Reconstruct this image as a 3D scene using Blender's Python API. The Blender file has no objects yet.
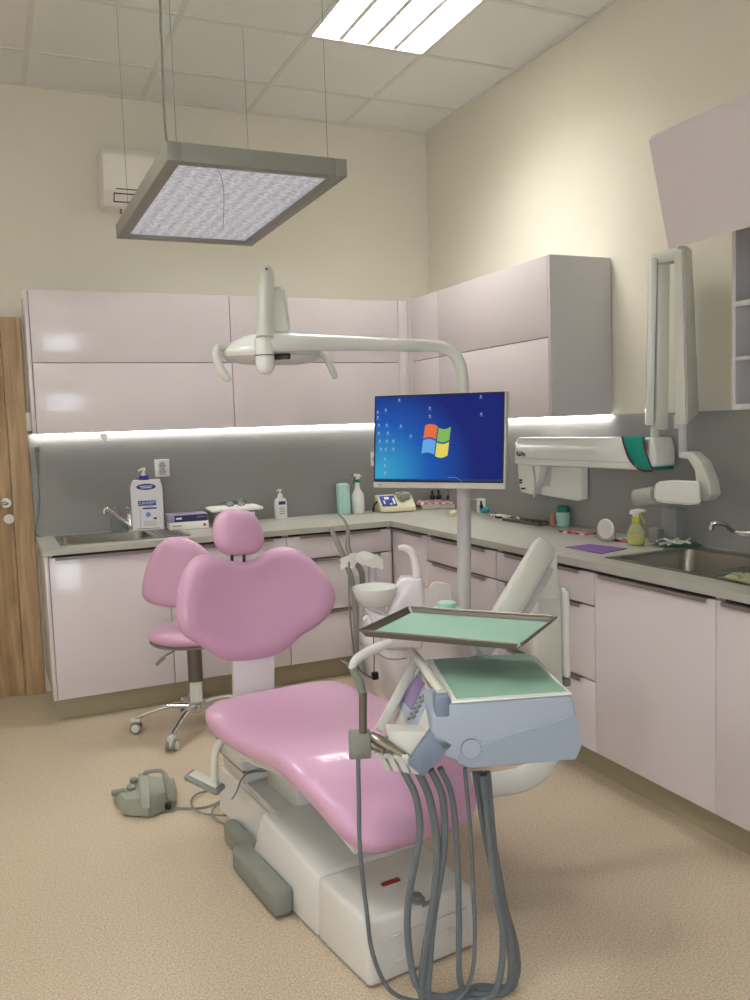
import bpy, bmesh, math, random
from mathutils import Vector, Matrix
random.seed(4)
S = bpy.context.scene
V = Vector
R = math.radians

# ------------------------------------------------------------------ camera
CAM = V((-2.6516, -4.9423, 1.3928)); FPX = 856.64
YAW, PITCH, ROLL = R(-24.1638), R(-4.9748), R(-1.936)
FWD = V((-math.sin(YAW)*math.cos(PITCH), math.cos(YAW)*math.cos(PITCH), math.sin(PITCH)))
RT0 = V((math.cos(YAW), math.sin(YAW), 0)); UP0 = RT0.cross(FWD)
RT = math.cos(ROLL)*RT0 + math.sin(ROLL)*UP0
UP = -math.sin(ROLL)*RT0 + math.cos(ROLL)*UP0
cd = bpy.data.cameras.new('camera'); co = bpy.data.objects.new('camera', cd)
S.collection.objects.link(co)
cd.sensor_fit = 'VERTICAL'; cd.sensor_height = 36; cd.lens = FPX*36/1000; cd.clip_start = .05
m3 = Matrix((RT, UP, -FWD)).transposed(); m4 = m3.to_4x4(); m4.translation = CAM
co.matrix_world = m4
S.camera = co

# ------------------------------------------------------------------ world, exposure, light
S.view_settings.view_transform = 'Standard'; S.view_settings.look = 'None'
S.view_settings.gamma = 1; S.view_settings.use_curve_mapping = False
S.view_settings.exposure = 0.36
LAMP_E = 98.0          # emission of the ceiling tubes
LED_E = 10.0           # emission of the strips under the wall cabinets
DAY_W = 30            # daylight through the windows behind the camera
w = bpy.data.worlds.new('world'); S.world = w; w.use_nodes = True
w.node_tree.nodes['Background'].inputs[0].default_value = (.62, .75, 1, 1)
w.node_tree.nodes['Background'].inputs[1].default_value = .3

def area(name, loc, rot, sx, sy, power, col):
    l = bpy.data.lights.new(name, 'AREA'); l.shape = 'RECTANGLE'; l.size = sx; l.size_y = sy
    l.energy = power; l.color = col
    o = bpy.data.objects.new(name, l); o.location = loc; o.rotation_euler = rot
    S.collection.objects.link(o); return o
# daylight of the left window in the wall behind the camera
area('window_daylight', (-3.45, -6.40, 1.5), (R(90), 0, 0), 1.1, 1.3, DAY_W, (.80, .90, 1))

# ------------------------------------------------------------------ helpers
def ray(px, py): return FWD + RT*((px-375)/FPX) + UP*((500-py)/FPX)
def at(px, py, ax, val):
    d = ray(px, py); i = 'xyz'.index(ax); return CAM + d*((val-CAM[i])/d[i])
def W(px, py, d): return CAM + ray(px, py)*d

def lin(c): return tuple(((x/255)/12.92 if x/255 <= .04045 else ((x/255+.055)/1.055)**2.4) for x in c)
MATS = {}
def mat(name, col, rough=.5, metal=0, coat=0, emit=None, es=1, trans=0, alpha=1, ior=1.45, noise=0, nscale=8, bump=0, bscale=60, spec=.5):
    m = bpy.data.materials.new(name); m.use_nodes = True; nt = m.node_tree; b = nt.nodes['Principled BSDF']
    c = lin(col)
    b.inputs['Base Color'].default_value = (*c, 1); b.inputs['Roughness'].default_value = rough
    b.inputs['Metallic'].default_value = metal; b.inputs['Coat Weight'].default_value = coat
    b.inputs['Coat Roughness'].default_value = .05; b.inputs['IOR'].default_value = ior
    b.inputs['Transmission Weight'].default_value = trans; b.inputs['Alpha'].default_value = alpha
    b.inputs['Specular IOR Level'].default_value = spec
    if emit: b.inputs['Emission Color'].default_value = (*lin(emit), 1); b.inputs['Emission Strength'].default_value = es
    tc = nt.nodes.new('ShaderNodeTexCoord')
    if noise or True:
        n = nt.nodes.new('ShaderNodeTexNoise'); n.inputs['Scale'].default_value = nscale; n.inputs['Detail'].default_value = 4
        nt.links.new(tc.outputs['Object'], n.inputs['Vector'])
        mx = nt.nodes.new('ShaderNodeMix'); mx.data_type = 'RGBA'
        k = noise if noise else .012
        mx.inputs[6].default_value = (*[x*(1-k) for x in c], 1); mx.inputs[7].default_value = (*[min(1, x*(1+k)) for x in c], 1)
        nt.links.new(n.outputs['Fac'], mx.inputs[0]); nt.links.new(mx.outputs[2], b.inputs['Base Color'])
    if bump:
        n2 = nt.nodes.new('ShaderNodeTexNoise'); n2.inputs['Scale'].default_value = bscale; n2.inputs['Detail'].default_value = 3
        nt.links.new(tc.outputs['Object'], n2.inputs['Vector'])
        bp = nt.nodes.new('ShaderNodeBump'); bp.inputs['Strength'].default_value = bump; bp.inputs['Distance'].default_value = .01
        nt.links.new(n2.outputs['Fac'], bp.inputs['Height']); nt.links.new(bp.outputs[0], b.inputs['Normal'])
    MATS[name] = m; return m

def bx(bm, a, b, bev=0, seg=2, M=None):
    """box between two corners"""
    t = bmesh.new()
    x0, x1 = sorted((a[0], b[0])); y0, y1 = sorted((a[1], b[1])); z0, z1 = sorted((a[2], b[2]))
    bmesh.ops.create_cube(t, size=1)
    for v in t.verts: v.co = V((x0+(v.co.x+.5)*(x1-x0), y0+(v.co.y+.5)*(y1-y0), z0+(v.co.z+.5)*(z1-z0)))
    if bev: bmesh.ops.bevel(t, geom=t.edges[:], offset=min(bev, .49*min(x1-x0, y1-y0, z1-z0)), segments=seg, profile=.5, affect='EDGES')
    join(bm, t, M); return bm
def join(bm, t, M=None):
    if M is not None: bmesh.ops.transform(t, matrix=M, verts=t.verts)
    me = bpy.data.meshes.new('t'); t.to_mesh(me); bm.from_mesh(me); bpy.data.meshes.remove(me); t.free()
def prism(bm, pts, vec, bev=0, seg=2, M=None):
    t = bmesh.new(); vec = V(vec)
    a = [t.verts.new(V(p)) for p in pts]; b = [t.verts.new(V(p)+vec) for p in pts]; n = len(pts)
    t.faces.new(a); t.faces.new(b[::-1])
    for i in range(n): t.faces.new((a[i], b[i], b[(i+1) % n], a[(i+1) % n]))
    bmesh.ops.recalc_face_normals(t, faces=t.faces[:])
    if bev: bmesh.ops.bevel(t, geom=t.edges[:], offset=bev, segments=seg, profile=.5, affect='EDGES')
    join(bm, t, M); return bm
def cat(pts, n=6, closed=False):
    pts = [V(p) for p in pts]; out = []; N = len(pts)
    if N < 3 and not closed: return pts
    for i in range(N if closed else N-1):
        if closed: p0, p1, p2, p3 = pts[(i-1) % N], pts[i], pts[(i+1) % N], pts[(i+2) % N]
        else: p0, p1, p2, p3 = pts[max(i-1, 0)], pts[i], pts[i+1], pts[min(i+2, N-1)]
        for k in range(n):
            t = k/n
            out.append(.5*((2*p1)+(p2-p0)*t+(2*p0-5*p1+4*p2-p3)*t*t+(3*p1-p0-3*p2+p3)*t**3))
    if not closed: out.append(pts[-1])
    return out
def tube(bm, pts, r, sides=12, smooth=6, sq=1, M=None, flat=None):
    """round bar along a smoothed path; r a number or one per control point; sq squashes across"""
    rs = r if isinstance(r, (list, tuple)) else [r]*len(pts)
    P = cat(pts, smooth) if smooth > 1 else [V(p) for p in pts]
    q = smooth if (smooth > 1 and len(pts) > 2) else 1
    def rad(i):
        f = i/q; k = min(int(f), len(rs)-1); k2 = min(k+1, len(rs)-1); return rs[k]+(rs[k2]-rs[k])*(f-k)
    t = bmesh.new(); rings = []
    d0 = (P[1]-P[0]).normalized(); up = V(flat) if flat else (V((0, 0, 1)) if abs(d0.z) < .9 else V((1, 0, 0)))
    nx = d0.cross(up).normalized(); ny = nx.cross(d0)
    for i, p in enumerate(P):
        d = (P[min(i+1, len(P)-1)]-P[max(i-1, 0)]).normalized()
        nx = (nx-d*nx.dot(d)).normalized(); ny = nx.cross(d)
        rr = rad(i)
        rings.append([t.verts.new(p+nx*rr*math.cos(2*math.pi*k/sides)+ny*rr*sq*math.sin(2*math.pi*k/sides)) for k in range(sides)])
    for a, b in zip(rings, rings[1:]):
        for k in range(sides): t.faces.new((a[k], a[(k+1) % sides], b[(k+1) % sides], b[k]))
    t.faces.new(rings[0][::-1]); t.faces.new(rings[-1])
    bmesh.ops.recalc_face_normals(t, faces=t.faces[:])
    join(bm, t, M); return bm
def lathe(bm, prof, c, sides=28, M=None, sx=1, sy=1):
    """revolve (r, z) pairs about the vertical axis at c"""
    t = bmesh.new(); c = V(c); rings = []
    for r_, z in prof:
        if r_ < 1e-5: rings.append([t.verts.new(c+V((0, 0, z)))])
        else: rings.append([t.verts.new(c+V((sx*r_*math.cos(2*math.pi*k/sides), sy*r_*math.sin(2*math.pi*k/sides), z))) for k in range(sides)])
    for a, b in zip(rings, rings[1:]):
        for k in range(sides):
            k2 = (k+1) % sides
            if len(a) == 1 and len(b) == 1: continue
            if len(a) == 1: t.faces.new((a[0], b[k], b[k2]))
            elif len(b) == 1: t.faces.new((a[k], a[k2], b[0]))
            else: t.faces.new((a[k], a[k2], b[k2], b[k]))
    for rg, f in ((rings[0], 1), (rings[-1], 0)):
        if len(rg) > 1: t.faces.new(rg if f else rg[::-1])
    bmesh.ops.recalc_face_normals(t, faces=t.faces[:])
    join(bm, t, M); return bm
def orient(p, d, up=(0, 0, 1)):
    """matrix whose z axis runs along d from point p"""
    z = V(d).normalized(); u = V(up)
    if abs(z.dot(u)) > .98: u = V((1, 0, 0))
    x = u.cross(z).normalized(); y = z.cross(x)
    m = Matrix((x, y, z)).transposed().to_4x4(); m.translation = V(p); return m
def pad(bm, outline, thick, frame, edge=.35, dish=0, n=4, c=None, M=None):
    """soft upholstered pad: closed outline in a plane, puffed to both sides. frame(a, b, h) -> point, h towards the front"""
    O = cat([V((x, y, 0)) for x, y in outline], n, True)
    if c is None: c = sum(O, V())/len(O)
    else: c = V((*c, 0))
    t = bmesh.new(); rings = []
    size = sum((p-c).length for p in O)/len(O); e = edge*thick/size*1.3
    T = thick/2
    prof = []
    for k in range(7):
        a = math.pi/2*k/6; prof.append((1-e*(1-math.cos(a)), T*math.sin(a)))
    last = prof[-1][0]
    inner = [(last*f, T*(1-dish*(1-f*f)) ) for f in (.85, .65, .45, .25, .1)]
    front = prof+inner
    seq = [(s, -h) for s, h in front[::-1]][:-1]+front
    tip = T*(1-dish)
    for s, h in seq: rings.append([t.verts.new(V(frame(c.x+(p.x-c.x)*s, c.y+(p.y-c.y)*s, h))) for p in O])
    for a, b in zip(rings, rings[1:]):
        for k in range(len(O)): t.faces.new((a[k], a[(k+1) % len(O)], b[(k+1) % len(O)], b[k]))
    for rg, h in ((rings[0], -tip), (rings[-1], tip)):
        v = t.verts.new(V(frame(c.x, c.y, h)))
        for k in range(len(O)): t.faces.new((rg[k], rg[(k+1) % len(O)], v))
    bmesh.ops.recalc_face_normals(t, faces=t.faces[:])
    join(bm, t, M); return bm
def loft(bm, rings, M=None, cap=True):
    t = bmesh.new(); rr = [[t.verts.new(V(p)) for p in r] for r in rings]; n = len(rr[0])
    for a, b in zip(rr, rr[1:]):
        for k in range(n): t.faces.new((a[k], a[(k+1) % n], b[(k+1) % n], b[k]))
    if cap: t.faces.new(rr[0][::-1]); t.faces.new(rr[-1])
    bmesh.ops.recalc_face_normals(t, faces=t.faces[:])
    join(bm, t, M); return bm
def cells(bm, xs, ys, z0, z1, keep):
    """slab out of grid cells, with holes, no inner faces"""
    t = bmesh.new(); cache = {}
    def v(i, j, k):
        if (i, j, k) not in cache: cache[i, j, k] = t.verts.new((xs[i], ys[j], (z0, z1)[k]))
        return cache[i, j, k]
    nx, ny = len(xs)-1, len(ys)-1; K = lambda i, j: 0 <= i < nx and 0 <= j < ny and keep(i, j)
    for i in range(nx):
        for j in range(ny):
            if not K(i, j): continue
            t.faces.new((v(i, j, 1), v(i+1, j, 1), v(i+1, j+1, 1), v(i, j+1, 1)))
            t.faces.new((v(i, j, 0), v(i, j+1, 0), v(i+1, j+1, 0), v(i+1, j, 0)))
            if not K(i-1, j): t.faces.new((v(i, j, 0), v(i, j, 1), v(i, j+1, 1), v(i, j+1, 0)))
            if not K(i+1, j): t.faces.new((v(i+1, j, 0), v(i+1, j+1, 0), v(i+1, j+1, 1), v(i+1, j, 1)))
            if not K(i, j-1): t.faces.new((v(i, j, 0), v(i+1, j, 0), v(i+1, j, 1), v(i, j, 1)))
            if not K(i, j+1): t.faces.new((v(i, j+1, 0), v(i, j+1, 1), v(i+1, j+1, 1), v(i+1, j+1, 0)))
    bmesh.ops.recalc_face_normals(t, faces=t.faces[:])
    join(bm, t); return bm

def obj(name, bm, m, parent=None, smooth=True, M=None, ang=35):
    """link a bmesh (in room coordinates) as ONE mesh object"""
    if M is not None: bmesh.ops.transform(bm, matrix=M, verts=bm.verts)
    off = V((0, 0, 0)); p = parent
    while p is not None: off += p.location; p = p.parent
    if off.length: bmesh.ops.translate(bm, vec=-off, verts=bm.verts)
    me = bpy.data.meshes.new(name); bm.to_mesh(me); bm.free()
    if smooth:
        me.polygons.foreach_set('use_smooth', [True]*len(me.polygons))
        me.set_sharp_from_angle(angle=R(ang))
    for x in (m if isinstance(m, (list, tuple)) else [m]): me.materials.append(x)
    o = bpy.data.objects.new(name, me); S.collection.objects.link(o)
    if parent is not None: o.parent = parent
    return o
def thing(name, label, category, loc=(0, 0, 0), group=None):
    o = bpy.data.objects.new(name, None); S.collection.objects.link(o); o.empty_display_size = .05
    o.location = loc; o['label'] = label; o['category'] = category
    if group: o['group'] = group
    return o
def tag(o, label, category, group=None):
    o['label'] = label; o['category'] = category
    if group: o['group'] = group
    return o
def struct(name, bm, m, parent=None, smooth=False):
    o = obj(name, bm, m, parent, smooth)
    if parent is None: o['kind'] = 'structure'
    return o
def B(): return bmesh.new()
def text(s, size, m4_, m, name, parent, depth=.0006, align='CENTER', bold=0):
    cu = bpy.data.curves.new('txt', 'FONT'); cu.body = s; cu.size = size; cu.align_x = align; cu.align_y = 'CENTER'; cu.extrude = depth; cu.offset = bold
    o = bpy.data.objects.new('txt', cu); S.collection.objects.link(o)
    dg = bpy.context.evaluated_depsgraph_get(); me = bpy.data.meshes.new_from_object(o.evaluated_get(dg))
    bm = B(); bm.from_mesh(me); bpy.data.objects.remove(o); bpy.data.curves.remove(cu); bpy.data.meshes.remove(me)
    return obj(name, bm, m, parent, False, M=m4_)
def face_m(p, right, up):
    x = V(right).normalized(); u = V(up); z = x.cross(u).normalized(); y = z.cross(x)
    m = Matrix((x, y, z)).transposed().to_4x4(); m.translation = V(p); return m
def copy_tree(o, parent=None):
    c = o.copy(); S.collection.objects.link(c); c.parent = parent
    for ch in list(o.children): copy_tree(ch, c)
    return c

# ------------------------------------------------------------------ materials
mWall = mat('wall_paint', (235, 229, 214), .75, bump=.06, bscale=220)
mCeil = mat('ceiling_tile', (238, 237, 231), .85, noise=.04, nscale=160, bump=.25, bscale=320)
mGrid = mat('ceiling_grid', (226, 224, 214), .5)
mSplash = mat('grey_splashback', (150, 149, 147), .32)
mTop = mat('worktop_laminate', (182, 179, 170), .35, noise=.06, nscale=14)
mGloss = mat('gloss_white_lacquer', (224, 214, 217), .2, coat=.25)
mCarc = mat('carcass_white', (206, 202, 204), .4)
mKick = mat('kick_metal', (172, 163, 138), .35, metal=.3)
mHandle = mat('handle_metal', (150, 140, 132), .35, metal=.6)
mDark = mat('dark_gap', (38, 36, 36), .6)
mSteelD = mat('brushed_sink_steel', (150, 146, 138), .32, metal=1, noise=.06, nscale=90)
mSteel = mat('stainless_steel', (188, 184, 176), .24, metal=1, noise=.05, nscale=90)
mChrome = mat('chrome', (215, 215, 212), .08, metal=1)
mPink = mat('pink_upholstery', (208, 162, 192), .36, coat=.25, bump=.03, bscale=260)
mWhite = mat('white_enamel', (236, 236, 231), .22, coat=.4)
mWarm = mat('cream_plastic', (212, 211, 203), .35)
mBase = mat('base_shell_plastic', (216, 213, 210), .32, coat=.2)
mLilac = mat('lilac_white_plastic', (234, 226, 230), .25, coat=.3)
mBlue = mat('blue_grey_plastic', (166, 176, 193), .4)
mBlue2 = mat('blue_grey_lower', (154, 166, 184), .4)
mBlueD = mat('dark_blue_grey_plastic', (122, 134, 156), .4)
mGreen = mat('mint_mat', (152, 192, 174), .55)
mTrayEdge = mat('tray_metal_edge', (118, 112, 104), .35, metal=.6)
mHose = mat('grey_hose', (104, 110, 116), .45)
mGreyP = mat('grey_plastic', (128, 130, 122), .45)
mPedal = mat('pedal_grey', (148, 150, 138), .45)
mBlack = mat('black_plastic', (22, 22, 24), .4)
mLouv = mat('louvre_metal', (245, 244, 236), .4)
mTube = mat('fluorescent_tube', (255, 255, 240), .5, emit=(252, 252, 250), es=LAMP_E)
mLED = mat('led_diffuser', (255, 255, 250), .5, emit=(255, 254, 248), es=LED_E)
mFrame = mat('luminaire_frame', (148, 146, 138), .5, metal=.1)
mTeal = mat('pale_teal_card', (176, 216, 206), .5)
mTrans = mat('clear_plastic', (226, 230, 228), .12, trans=.85, ior=1.3)
mPaper = mat('white_paper', (238, 236, 230), .7)
mCyan = mat('cyan_plastic', (70, 178, 190), .35)
mPurple = mat('purple_sheet', (118, 82, 150), .6)
mDGreen = mat('green_cap', (24, 120, 92), .4)
mCream = mat('cream_device', (226, 220, 184), .4)
mNavy = mat('navy_blue', (44, 54, 140), .4)
mRed = mat('red_plastic', (150, 40, 40), .3)
mRose = mat('rose_print', (214, 120, 140), .6)
mMag = mat('lilac_box', (170, 150, 176), .5)

def floor_mat():
    m = bpy.data.materials.new('speckled_vinyl'); m.use_nodes = True; nt = m.node_tree; b = nt.nodes['Principled BSDF']
    tc = nt.nodes.new('ShaderNodeTexCoord')
    n = nt.nodes.new('ShaderNodeTexNoise'); n.inputs['Scale'].default_value = 170; n.inputs['Detail'].default_value = 5; n.inputs['Roughness'].default_value = .7
    r = nt.nodes.new('ShaderNodeValToRGB'); e = r.color_ramp.elements
    e[0].position = .36; e[0].color = (*lin((170, 152, 128)), 1); e[1].position = .62; e[1].color = (*lin((216, 200, 178)), 1)
    nt.links.new(tc.outputs['Object'], n.inputs['Vector']); nt.links.new(n.outputs['Fac'], r.inputs[0]); nt.links.new(r.outputs[0], b.inputs['Base Color'])
    b.inputs['Roughness'].default_value = .42
    return m
def wood_mat():
    m = bpy.data.materials.new('oak_veneer'); m.use_nodes = True; nt = m.node_tree; b = nt.nodes['Principled BSDF']
    tc = nt.nodes.new('ShaderNodeTexCoord'); mp = nt.nodes.new('ShaderNodeMapping'); mp.inputs['Scale'].default_value = (22, 22, 1.6)
    n = nt.nodes.new('ShaderNodeTexNoise'); n.inputs['Scale'].default_value = 1.6; n.inputs['Detail'].default_value = 7; n.inputs['Distortion'].default_value = .6
    r = nt.nodes.new('ShaderNodeValToRGB'); e = r.color_ramp.elements
    e[0].position = .3; e[0].color = (*lin((150, 122, 88)), 1); e[1].position = .7; e[1].color = (*lin((196, 166, 128)), 1)
    nt.links.new(tc.outputs['Object'], mp.inputs[0]); nt.links.new(mp.outputs[0], n.inputs['Vector']); nt.links.new(n.outputs['Fac'], r.inputs[0]); nt.links.new(r.outputs[0], b.inputs['Base Color'])
    b.inputs['Roughness'].default_value = .45
    return m
def diffuser_mat():
    m = bpy.data.materials.new('prismatic_diffuser'); m.use_nodes = True; nt = m.node_tree; b = nt.nodes['Principled BSDF']
    tc = nt.nodes.new('ShaderNodeTexCoord')
    n = nt.nodes.new('ShaderNodeTexVoronoi'); n.inputs['Scale'].default_value = 26
    n2 = nt.nodes.new('ShaderNodeTexNoise'); n2.inputs['Scale'].default_value = 60; n2.inputs['Detail'].default_value = 8
    wv = nt.nodes.new('ShaderNodeTexWave'); wv.inputs['Scale'].default_value = 6; wv.bands_direction = 'X'
    nt.links.new(tc.outputs['Object'], n.inputs['Vector']); nt.links.new(tc.outputs['Object'], n2.inputs['Vector']); nt.links.new(tc.outputs['Object'], wv.inputs['Vector'])
    r = nt.nodes.new('ShaderNodeValToRGB'); e = r.color_ramp.elements
    e[0].position = .36; e[0].color = (*lin((168, 172, 186)), 1); e[1].position = .74; e[1].color = (*lin((228, 232, 244)), 1)
    ad = nt.nodes.new('ShaderNodeMath'); ad.operation = 'MULTIPLY_ADD'; ad.inputs[1].default_value = .12
    nt.links.new(wv.outputs['Fac'], ad.inputs[0]); nt.links.new(n2.outputs['Fac'], ad.inputs[2]); nt.links.new(ad.outputs[0], r.inputs[0])
    nt.links.new(r.outputs[0], b.inputs['Base Color']); nt.links.new(r.outputs[0], b.inputs['Emission Color'])
    b.inputs['Emission Strength'].default_value = .22; b.inputs['Roughness'].default_value = .3  # faint emission added to brighten the diffuser; the luminaire is taken as switched off
    bp = nt.nodes.new('ShaderNodeBump'); bp.inputs['Strength'].default_value = .4; nt.links.new(n.outputs['Distance'], bp.inputs['Height']); nt.links.new(bp.outputs[0], b.inputs['Normal'])
    return m
def screen_mat():
    m = bpy.data.materials.new('screen_picture'); m.use_nodes = True; nt = m.node_tree; b = nt.nodes['Principled BSDF']
    tc = nt.nodes.new('ShaderNodeTexCoord'); mp = nt.nodes.new('ShaderNodeMapping')
    g = nt.nodes.new('ShaderNodeTexGradient'); g.gradient_type = 'SPHERICAL'
    mp.inputs['Location'].default_value = SCR_LOC; mp.inputs['Scale'].default_value = SCR_SC
    r = nt.nodes.new('ShaderNodeValToRGB'); e = r.color_ramp.elements
    e[0].position = 0; e[0].color = (*lin((4, 22, 112)), 1); e[1].position = 1; e[1].color = (*lin((52, 168, 206)), 1)
    k = r.color_ramp.elements.new(.45); k.color = (*lin((14, 84, 176)), 1)
    nt.links.new(tc.outputs['Object'], mp.inputs[0]); nt.links.new(mp.outputs[0], g.inputs[0]); nt.links.new(g.outputs[1], r.inputs[0])
    nt.links.new(r.outputs[0], b.inputs['Emission Color']); b.inputs['Emission Strength'].default_value = .72
    b.inputs['Base Color'].default_value = (.006, .008, .014, 1); b.inputs['Roughness'].default_value = .35; b.inputs['Specular IOR Level'].default_value = .12
    return m
mFloor = floor_mat(); mWood = wood_mat(); mDiff = diffuser_mat()

# ------------------------------------------------------------------ room shell
H = 3.217; XL, YF = -4.4, -6.5
struct('floor', bx(B(), (XL, YF, -.1), (0, 0, 0)), mFloor)
b = B(); bx(b, (XL-.15, 0, -.1), (.15, .15, H+.2)); struct('wall_back', b, mWall)
struct('wall_right', bx(B(), (0, YF, -.1), (.15, 0, H+.2)), mWall)
struct('wall_left', bx(B(), (XL-.15, YF, -.1), (XL, 0, H+.2)), mWall)
b = B()
t = B(); cells(t, [XL, -4.0, -2.9, -1.9, -.8, 0], [0, 1.0, 2.3, H+.2], 0, .15, lambda i, j: not (j == 1 and i in (1, 3)))
bmesh.ops.transform(t, matrix=Matrix(((1, 0, 0, 0), (0, 0, -1, YF), (0, 1, 0, 0), (0, 0, 0, 1))), verts=t.verts)
struct('wall_front', t, mWall)
for n, x0 in ((1, -4.0), (2, -1.9)):
    fr = B()
    for a, c in (((x0, YF-.1, 1), (x0+1.1, YF-.04, 1.05)), ((x0, YF-.1, 2.25), (x0+1.1, YF-.04, 2.3)), ((x0, YF-.1, 1.05), (x0+.05, YF-.04, 2.25)),
                 ((x0+1.05, YF-.1, 1.05), (x0+1.1, YF-.04, 2.25)), ((x0+.525, YF-.1, 1.05), (x0+.575, YF-.04, 2.25))): bx(fr, a, c)
    f = struct('window_%d' % n, fr, mWhite)
    obj('pane', bx(B(), (x0+.05, YF-.075, 1.05), (x0+1.05, YF-.065, 2.25)), mTrans, f, False)
# suspended ceiling: 600 mm tiles on a T grid, openings where the luminaires sit
OX, OY = -.5565, -.4311
gx = sorted([0]+[OX-.6*k for k in range(7)]+[XL]); gy = sorted([0]+[OY-.6*k for k in range(11)]+[YF])
gx = [x for x in gx if x >= XL]; gy = [y for y in gy if y >= YF]
lamps = [(OX-.6, OY-1.2), (OX-3.0, OY-3.6), (OX-3.0, OY-5.4), (OX-3.0, OY-1.8)]
def is_lamp(x, y): return any(abs(x-a) < .01 and abs(y-c) < .01 for a, c in lamps)
t = B(); cells(t, gx, gy, H, H+.02, lambda i, j: not is_lamp(gx[i], gy[j]))
n0 = len(t.faces)
for x in gx[1:-1]:
    for j in range(len(gy)-1): bx(t, (x-.012, gy[j]+.012, H-.004), (x+.012, gy[j+1]-.012, H-.0002))
for y in gy[1:-1]: bx(t, (XL, y-.012, H-.004), (0, y+.012, H-.0002))
bx(t, (XL, -.02, H-.006), (0, 0, H-.0002)); bx(t, (-.02, YF, H-.006), (0, -.02, H-.0002))
t.faces.ensure_lookup_table()
for f in t.faces[n0:]: f.material_index = 1
bx(t, (XL, YF, H+.16), (0, 0, H+.19))
ce = struct('ceiling', t, [mCeil, mGrid])
lab = ['four-tube recessed ceiling luminaire above the corner cabinets', 'recessed ceiling luminaire above the photographer on the left',
       'recessed ceiling luminaire nearest the left window', 'recessed ceiling luminaire near the left wall before the door']
for k, (x, y) in enumerate(lamps):
    T = thing('ceiling_light', lab[k], 'ceiling light', (x+.3, y+.3, H), 'recessed louvre luminaires')
    h = B()
    bx(h, (x+.005, y+.005, H+.10), (x+.595, y+.595, H+.105))
    for a, c in (((x+.005, y+.005), (x+.012, y+.595)), ((x+.588, y+.005), (x+.595, y+.595)), ((x+.012, y+.005), (x+.588, y+.012)), ((x+.012, y+.588), (x+.588, y+.595))):
        bx(h, (*a, H+.0), (*c, H+.10))
    obj('housing', h, mLouv, T, False)
    for i in range(4):
        xx = x+.085+i*.1433; tb = B(); tube(tb, [(xx, y+.02, H+.06), (xx, y+.58, H+.06)], .013, 10); obj('tube', tb, mTube, T)
    lv = B()
    for i in range(3):
        xx = x+.156+i*.1433; prism(lv, [(xx-.012, y+.012, H+.002), (xx+.012, y+.012, H+.002), (xx, y+.012, H+.05)], (0, .576, 0))
    for j in range(9):
        yy = y+.06+j*.06; bx(lv, (x+.012, yy, H+.012), (x+.588, yy+.0015, H+.045))
    obj('louvre', lv, mLouv, T, False)

# ------------------------------------------------------------------ door on the left of the back wall
b = B()
bx(b, (-2.55, -.025, 0), (-2.452, 0, 2.02), .003); bx(b, (-3.42, -.025, 1.975), (-2.55, 0, 2.02), .003); bx(b, (-3.5, -.025, 0), (-3.42, 0, 2.02), .003)
D = struct('door_1', b, mWood)
obj('door_leaf', bx(B(), (-3.418, -.018, .008), (-2.552, -.001, 1.973), .003), mWood, D)
p = at(6, 503, 'y', -.02); b = B()
tube(b, [(p.x, -.018, p.z), (p.x, -.026, p.z)], .026, 24, 1); tube(b, [(p.x, -.026, p.z), (p.x, -.065, p.z), (p.x-.02, -.07, p.z), (p.x-.13, -.07, p.z)], .009, 10)
obj('door_handle', b, mSteel, D)
p = at(9, 519, 'y', -.02); b = B(); tube(b, [(p.x, -.018, p.z), (p.x, -.027, p.z)], .026, 24, 1); bx(b, (p.x-.003, -.031, p.z-.012), (p.x+.003, -.026, p.z+.012))
obj('lock_escutcheon', b, mSteel, D)

# ------------------------------------------------------------------ splashback
ZT, ZM, ZB = 2.1167, 1.758, 1.4052; DU = .3463; XU = -2.441
WT, WB = .8563, .8263; DW, DF = .6221, .6126
struct('trim_1', bx(B(), (-2.4485, -.008, WT), (0, -.0005, ZB)), mSplash)
struct('trim_2', bx(B(), (-.008, -5.0, WT), (-.0005, -.008, ZB)), mSplash)
# kickboards
struct('trim_3', bx(B(), (-2.4276, -.5432, 0), (-.5432, -.53, .119)), mKick)
struct('trim_4', bx(B(), (-.5432, -5.0, 0), (-.53, -.53, .119)), mKick)

# ------------------------------------------------------------------ wall cabinets
def wallcab(label, axis, a0, a1, end=False, doors=True):
    """axis 'x': along the back wall; 'y': along the right wall"""
    T = thing('wall_cabinet', label, 'cabinet', ((a0+a1)/2, -.17, ZB) if axis == 'x' else (-.17, (a0+a1)/2, ZB), 'gloss wall cabinets')
    def q(a, d, z): return (a, -d, z) if axis == 'x' else (-d, a, z)
    g = .0018; lo, hi = min(a0, a1), max(a0, a1); D0, D1 = .009, DU-.02
    b = B()
    bx(b, q(lo+g, D0, ZB), q(lo+.018, D1, ZT)); bx(b, q(hi-.018, D0, ZB), q(hi-g, D1, ZT))
    bx(b, q(lo+.018, D0, ZB), q(hi-.018, D1, ZB+.018)); bx(b, q(lo+.018, D0, ZT-.018), q(hi-.018, D1, ZT))
    bx(b, q(lo+.018, D0, ZB+.018), q(hi-.018, D0+.006, ZT-.018))
    if not doors: bx(b, q(lo+.018, D0+.006, ZM-.009), q(hi-.018, D1, ZM+.009)); bx(b, q(lo+.018, D0+.006, 1.57), q(hi-.018, D1, 1.582))
    obj('body', b, mCarc, T, False)
    if doors:
        obj('door', bx(B(), q(lo+g, D1+.001, ZM+g), q(hi-g, DU, ZT-.001), .0012), mGloss, T)
        obj('door', bx(B(), q(lo+g, D1+.001, ZB), q(hi-g, DU, ZM-g), .0012), mGloss, T)
    return T, q, D1
c1 = wallcab('two-flap gloss white wall cabinet nearest the oak door', 'x', XU+.018, -1.4123)
obj('end_panel', bx(B(), (XU, -DU, ZB), (XU+.0165, -.009, ZT), .001), mGloss, c1[0])
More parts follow.
